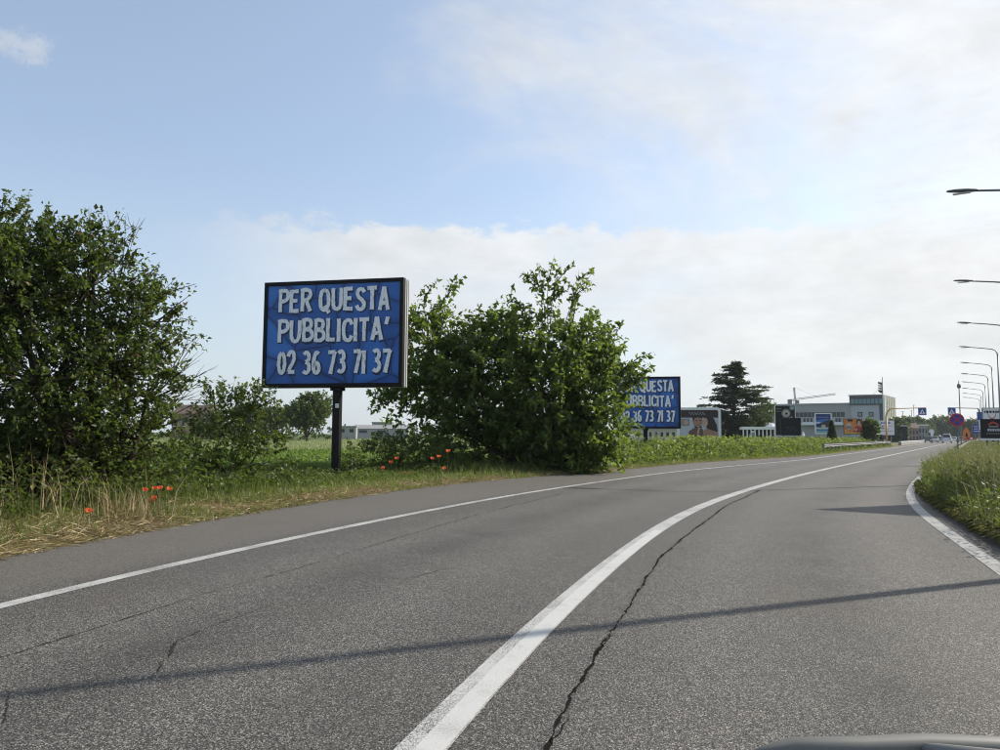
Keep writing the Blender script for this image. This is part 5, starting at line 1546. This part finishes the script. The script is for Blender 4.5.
# tower crane far behind
fc = Face(796, 420, 0)
root = thing('tower_crane', fc.o, 'tower crane with a long jib rising behind the tall black poster board', 'crane')
M_crane = plain('crane_grey', (0.10, 0.11, 0.12), .6)
_, zj = fc(796, 399.6); _, za = fc(795, 387.5); xt = fc(835.5, 394.2); xc = fc(789.3, 400)
def lattice(b, p, q, w, n):
    p = Vector(p); q = Vector(q); t = (q - p).normalized(); u = t.cross(Vector((0, 1, 0))).normalized(); v = Vector((0, 1, 0)); prev = None
    ch = [u * w, -u * w * .5 + v * w, -u * w * .5 - v * w]
    for c in ch: b.tube([p + c, q + c], .12, 4)
    for i in range(n):
        for j in range(3): b.tube([p.lerp(q, i / n) + ch[j], p.lerp(q, (i + 1) / n) + ch[(j + 1) % 3]], .07, 3)
b = MB(); lattice(b, (0, 0, -.3), (0, 0, zj), .8, 14); b.build('mast', M_crane, root)['kind'] = 'stuff'
b = MB(); lattice(b, (0, 0, zj), (xt[0], 0, xt[1]), .5, 16); b.build('jib', M_crane, root)['kind'] = 'stuff'
b = MB(); lattice(b, (0, 0, zj), (xc[0], 0, xc[1]), .5, 4); b.build('counter_jib', M_crane, root)['kind'] = 'stuff'
b = MB(); lattice(b, (0, 0, zj + .4), (-.4, 0, za), .4, 6); b.build('tower_peak', M_crane, root)['kind'] = 'stuff'
MB().box(xc[0] - .6, xc[0] + 1.1, -1, 1, xc[1] - 2.2, xc[1] + .3).build('counterweight', M_crane, root)
MB().box(.5, 1.9, -1, 1, zj - 2.2, zj - .5).build('cab', M_crane, root)
MB().tube([(-.4, 0, za), (xt[0] * .5, 0, (zj + xt[1]) / 2 + .5)], .05, 3).build('tie_bar', M_crane, root)

# low white pavilion by the cedar
f = Face(757, 92, -14)
root = thing('pavilion', f.o, 'low white pavilion with slim pillars beside the cedar', 'pavilion', f.phi)
a, b, c, d = f.rect(742, 426.8, 776, 429.6)
MB().box(a, b, -.2, 5, c, d).build('roof', M_white, root)
n = 9
for i in range(n): x = a + .15 + (b - a - .3) * i / (n - 1); MB().box(x - .07, x + .07, -.05, .09, -.2, c - .002).build('pillar', M_white, root)
MB().box(a + .1, b - .1, .6, .7, -.2, c - .003).build('rear_wall', G_dark, root)
for (px, py, d, lab) in ((772, 423, 96, 'white parasol above the low pavilion'), (875, 422.5, 118, 'white parasol beside the round shrub and the notice board'), (803, 431.5, 110, 'small folded white parasol beside the plain black board')):
    f = Face(px, d, 0); x, z = f(px, py); root = thing('parasol', f.o, lab, 'parasol'); r = 1.0 if d != 110 else .35; hh = .5 if d != 110 else .9
    MB().tube([(x, 0, -.2), (x, 0, z)], .04, 6).build('pole', M_alu, root); MB().lathe([(r, z - hh), (r * .5, z - hh * .4), (.04, z)], 10, 2, (x, 0, 0)).build('canopy', M_white, root)


def shed(name, label, px0, px1, py_top, d, wallm, roofm, depth=12, wins=4, pitched=True, phi=0):
    f = Face((px0 + px1) / 2, d, phi); a, b, _, zt = f.rect(px0, py_top, px1, 440)
    root = thing(name, f.o, label, 'building', f.phi)
    ze = zt * (.72 if pitched else .93)
    MB().box(a, b, 0, depth, -.3, ze).build('wall', wallm, root)
    if pitched: MB().add([(a - .3, -.4, ze), (b + .3, -.4, ze), (b + .3, depth + .4, ze), (a - .3, depth + .4, ze), (a - .3, depth / 2, zt), (b + .3, depth / 2, zt)], [(0, 1, 5, 4), (2, 3, 4, 5), (0, 4, 3), (1, 2, 5), (3, 2, 1, 0)]).build('roof', roofm, root)
    else: MB().box(a - .2, b + .2, -.3, depth + .2, ze + .003, zt).build('roof', roofm, root)
    for i in range(wins):
        x = a + (b - a) * (i + .5) / wins; hw = (b - a) / wins * .22
        w = MB().box(x - hw, x + hw, -.06, -.003, ze * .52, ze * .82).build('window', G_dark, root); MB().box(x - hw - .1, x + hw + .1, -.12, -.062, ze * .50, ze * .52 - .003).build('sill', M_white, w)
        if name == 'house': w = MB().box(x - hw, x + hw, -.06, -.003, ze * .12, ze * .38).build('window', G_dark, root)
    return root


shed('warehouse', 'low pale warehouse beyond the wheat just right of the sign post', 338, 356, 426, 190, M_clad, M_greyplaster, 2, 2, False)
shed('warehouse', 'long grey warehouse beyond the wheat behind the bush branches', 354, 408, 425, 230, M_clad, M_greyplaster, 5, 3)
shed('warehouse', 'grey warehouse tower block beyond the wheat and the long warehouse', 372, 392, 422, 300, M_clad, M_greyplaster, 5, 4, False)
shed('farmhouse', 'brownish farmhouse roof showing between the dark tree and the shrub', 172, 204, 404, 150, M_pink, M_tile, 9, 4)
shed('warehouse', 'pale flat warehouse behind the smaller blue board and couple poster', 636, 682, 428.5, 110, M_offwhite, M_greyplaster, 10, 8, False)
shed('house', 'pinkish plaster house behind the long concrete barrier', 909, 918.5, 423, 215, M_pink, M_tile, 9, 3, True, -20)
shed('house', 'pale grey flat roofed house beside the pink house', 918.5, 928, 424.5, 220, M_greyplaster, M_white, 9, 3, False, -20)
f = Face(904, 170, -16); a, b, c, d = f.rect(901.2, 426.5, 907, 438.5)
root = thing('totem_sign', f.o, 'black upright totem sign with a pale cap before the houses', 'sign', f.phi)
MB().box(a, b, -.2, .2, -.2, d).build('panel', P_black, root); MB().box(a - .1, b + .3, -.25, .25, d + .003, d + .35).build('cap', M_greyplaster, root)
f = Face(930, 175, -16); x, z = f(930.5, 429); root = thing('feather_banner', f.o, 'white feather banner beside the queue of cars', 'banner', f.phi)
MB().tube([(x, 0, -.2), (x, 0, z)], .05, 6).build('pole', M_alu, root); MB().prism([(x + .06, z * .35), (x + .5, z * .5), (x + .75, z * .8), (x + .5, z * .98), (x + .06, z), (x - .5, z * .8), (x - .06, z * .7)], -.02, .02).build('cloth', M_white, root)
f = Face(879.5, 104, -16); x, z = f(879.5, 434.5); root = thing('waste_bin', f.o, 'dark waste bin beside the parked white van', 'bin', f.phi)
MB().box(x - .28, x + .28, -.28, .28, .0, z - .1).build('body', P_black, root, bevel=.04); MB().box(x - .32, x + .32, -.32, .32, z - .097, z).build('lid', M_black, root, bevel=.03)

# ------------------------------------------------------------------ vehicles
M_tyre = plain('tyre', (0.012, 0.012, 0.012), .9); M_rim = plain('rim', (0.35, 0.36, 0.37), .35, .7)
M_carglass = glassmat('car_glass', (0.02, 0.028, 0.032), .05); M_lampglass = plain('headlight', (0.7, 0.7, 0.66), .15); M_tail = plain('tail_light', (0.35, 0.01, 0.01), .25)


def vehicle(name, label, loc, heading, paint, kind='car', group=None):
    """local +x is forward"""
    root = thing(name, loc, label, 'van' if kind == 'van' else 'car', heading, group)
    if kind == 'van':
        L, W = 5.0, 1.9
        low = [(-2.5, .35), (-2.5, 1.05), (1.6, 1.05), (2.35, .95), (2.5, .7), (2.5, .35)]; cab = [(-2.48, 1.05), (-2.4, 1.98), (.8, 2.0), (1.75, 1.06)]
        ws = [(.86, 1.94), (1.68, 1.12)]; wheels = (-1.5, 1.6); R_ = .34
    else:
        L, W = 4.2, 1.75
        low = [(-2.1, .32), (-2.12, .75), (-1.95, .92), (.95, .92), (1.75, .80), (2.08, .62), (2.1, .32)]; cab = [(-1.85, .92), (-1.35, 1.42), (-.2, 1.47), (.35, 1.42), (1.1, .92)]
        ws = [(.40, 1.38), (1.02, .97)]; wheels = (-1.3, 1.3); R_ = .31
    body = MB().prism(low, -W / 2, W / 2)
    n = len(cab); vs = [(x, s * (W / 2 - .02 - (z - .92) * .28), z) for s in (-1, 1) for x, z in cab]
    body.add(vs, [tuple(range(n)), tuple(range(2 * n - 1, n - 1, -1))] + [(k, n + k, n + (k + 1) % n, (k + 1) % n) for k in range(n)])
    body.build('body', paint, root, bevel=.04)
    (xa, za), (xb, zb) = ws
    hw = W / 2 - .16
    MB().add([(xa + .02, -hw + .08, za + .02), (xa + .02, hw - .08, za + .02), (xb + .04, hw, zb + .02), (xb + .04, -hw, zb + .02)], [(0, 1, 2, 3)]).build('windscreen', M_carglass, root)
    for s in (-1, 1):
        z0, z1 = (.98, 1.36) if kind == 'car' else (1.15, 1.8)
        y0 = s * (W / 2 - .012 - (z0 - .92) * .28); y1 = s * (W / 2 - .012 - (z1 - .92) * .28)
        xs = ((-1.55, -1.2), (.28, .85)) if kind == 'car' else ((.1, .1), (.85, 1.45))
        MB().add([(xs[0][0], y0, z0), (xs[1][1], y0, z0), (xs[1][0], y1, z1), (xs[0][1], y1, z1)], [(0, 1, 2, 3)]).build('side_window', M_carglass, root)
        for x in wheels:
            t = MB().lathe([(.16, -.11), (R_, -.10), (R_, .10), (.16, .11)], 14, 1, (x, s * (W / 2 - .09), R_)).build('wheel', M_tyre, root)
            MB().lathe([(.02, -.115), (.2, -.115), (.2, .115), (.02, .115)], 10, 1, (x, s * (W / 2 - .085), R_)).build('rim', M_rim, t)
        zl = .62 if kind == 'car' else .78
        MB().box(L / 2 - .06, L / 2 + .015, s * .62 - .17, s * .62 + .17, zl - .07, zl + .08).build('headlight', M_lampglass, root)
        MB().box(-L / 2 - .03, -L / 2 + .04, s * .7 - .1, s * .7 + .1, zl + .02, zl + .22).build('tail_light', M_tail, root)
    MB().box(L / 2 + .001, L / 2 + .02, -.26, .26, .42, .52).build('number_plate', M_white, root)
    hw2 = W / 2 - .2
    zz = (1.0, 1.36) if kind == 'car' else (1.2, 1.85)
    xr = (-1.80, -1.42) if kind == 'car' else (-2.5, -2.43)
    MB().add([(xr[0] - .015, -hw2, zz[0]), (xr[0] - .015, hw2, zz[0]), (xr[1] - .015, hw2 - .1, zz[1]), (xr[1] - .015, -hw2 + .1, zz[1])], [(0, 1, 2, 3)]).build('rear_window', M_carglass, root)
    return root


C_dark = plain('car_paint_dark', (0.03, 0.035, 0.042), .25, .3, var=.05); C_silver = plain('car_paint_silver', (0.35, 0.36, 0.37), .3, .5, var=.05); C_whitep = plain('car_paint_white', (0.68, 0.69, 0.70), .25, var=.03); C_bluep = plain('car_paint_blue', (0.04, 0.08, 0.20), .25, .3, var=.05)
to_us = math.atan2(-HEAD.y, -HEAD.x); away = math.atan2(HEAD.y, HEAD.x)
def road_at(px, d):
    p = at(px, 440, d); return (p.x, p.y, .02)
vehicle('car', 'dark oncoming car first beside the end of the concrete barrier', road_at(928, 165), to_us, C_dark)
vehicle('car', 'silver oncoming car just behind the first dark car', road_at(934.5, 185), to_us, C_silver)
vehicle('car', 'dark blue car halfway along the queue next to the white van', road_at(939.5, 200), to_us, C_bluep)
vehicle('van', 'white van driving away up the road before the wood', road_at(947, 170), away, C_whitep, 'van')
vehicle('car', 'white car stopped past the white van at the road end', road_at(953.5, 215), away, C_whitep)
vehicle('car', 'silver car waiting by the road works sign', road_at(962, 190), away, C_silver)
vehicle('van', 'white van parked beside the round shrub and the waste bin', (lambda p: (p.x, p.y, 0))(at(872.5, 440, 112)), math.radians(235), C_whitep, 'van')

# ------------------------------------------------------------------ the car the picture was taken from: nose, cowl and wiper
M_plastic = plain('cowl_plastic', (0.16, 0.16, 0.15), .7, var=.2, scale=12); M_rubber = plain('wiper_rubber', (0.13, 0.13, 0.12), .6, var=.2, scale=20)
root = thing('car', (.15, 0, 0.02), 'grey car nose with a parked wiper at the bottom edge of the road view', 'car')
W2 = .80
prof = [(.62, .68), (1.0, .70), (1.25, .60), (1.5, .47), (1.62, .36), (1.64, .2), (.62, .2)]
vs = [(s * (W2 - (.05 if i in (3, 4, 5) else 0)), y, z) for s in (-1, 1) for i, (y, z) in enumerate(prof)]; n = len(prof)
MB().add(vs, [tuple(range(n)), tuple(range(2 * n - 1, n - 1, -1))] + [(k, n + k, n + (k + 1) % n, (k + 1) % n) for k in range(n)]).build('bonnet', C_dark, root, bevel=.03)
MB().box(-W2 + .05, W2 - .05, .70, .96, .703, .73).build('cowl', M_plastic, root, bevel=.01)
for s in (-1, 1):
    t = MB().lathe([(.15, -.09), (.28, -.085), (.28, .085), (.15, .09)], 18, 0, (s * (W2 - .05), 1.05, .28)).build('wheel', M_tyre, root)
    MB().lathe([(.02, -.095), (.18, -.095), (.18, .095), (.02, .095)], 12, 0, (s * (W2 - .045), 1.05, .28)).build('rim', M_rim, t)
def car_pt(px, py, d):
    p = at(px, py, d); return Vector((p.x - .15, p.y, p.z - .02))
d = .92
pts = [car_pt(735, 752, d), car_pt(765, 744, d), car_pt(792, 738.5, d), car_pt(860, 738.5, d + .01), car_pt(925, 736.5, d + .02), car_pt(1000, 739, d + .03), car_pt(1060, 743, d + .03)]
wp = MB().tube([p - Vector((0, 0, .012)) for p in pts], [.005, .010, .014, .015, .016, .015, .010], 8).build('wiper', M_rubber, root, True)
q = [car_pt(925, 737.5, d + .0), car_pt(940, 742, d - .02), car_pt(1010, 752, d - .06), car_pt(1060, 775, d - .1)]
MB().tube([p - Vector((0, 0, .012)) for p in q], [.006, .010, .014, .016], 8).build('wiper_arm', M_plastic, wp, True)
MB().tube([q[-1] - Vector((0, 0, .012)), Vector((q[-1].x, q[-1].y, .72))], .02, 8).build('wiper_pivot', M_plastic, root)
MB().tube([pts[0] - Vector((0, 0, .012)), Vector((pts[0].x - .06, pts[0].y - .02, .735))], [.006, .012], 6).build('wiper_rest', M_rubber, root)

# ------------------------------------------------------------------ the hazy summer air
hz = MB().box(-1500, 1500, -40, 1500, -1.5, 62).build('haze', None)
m_, t_, out_ = mat('summer_haze')
pv = t_.new('ShaderNodeVolumePrincipled'); pv.inputs['Color'].default_value = (0.80, 0.88, 1.0, 1); pv.inputs['Density'].default_value = HAZE; pv.inputs['Anisotropy'].default_value = 0.3
t_.l.new(pv.outputs[0], out_.inputs['Volume'])
hz.data.materials.append(m_); tag(hz, kind='stuff')
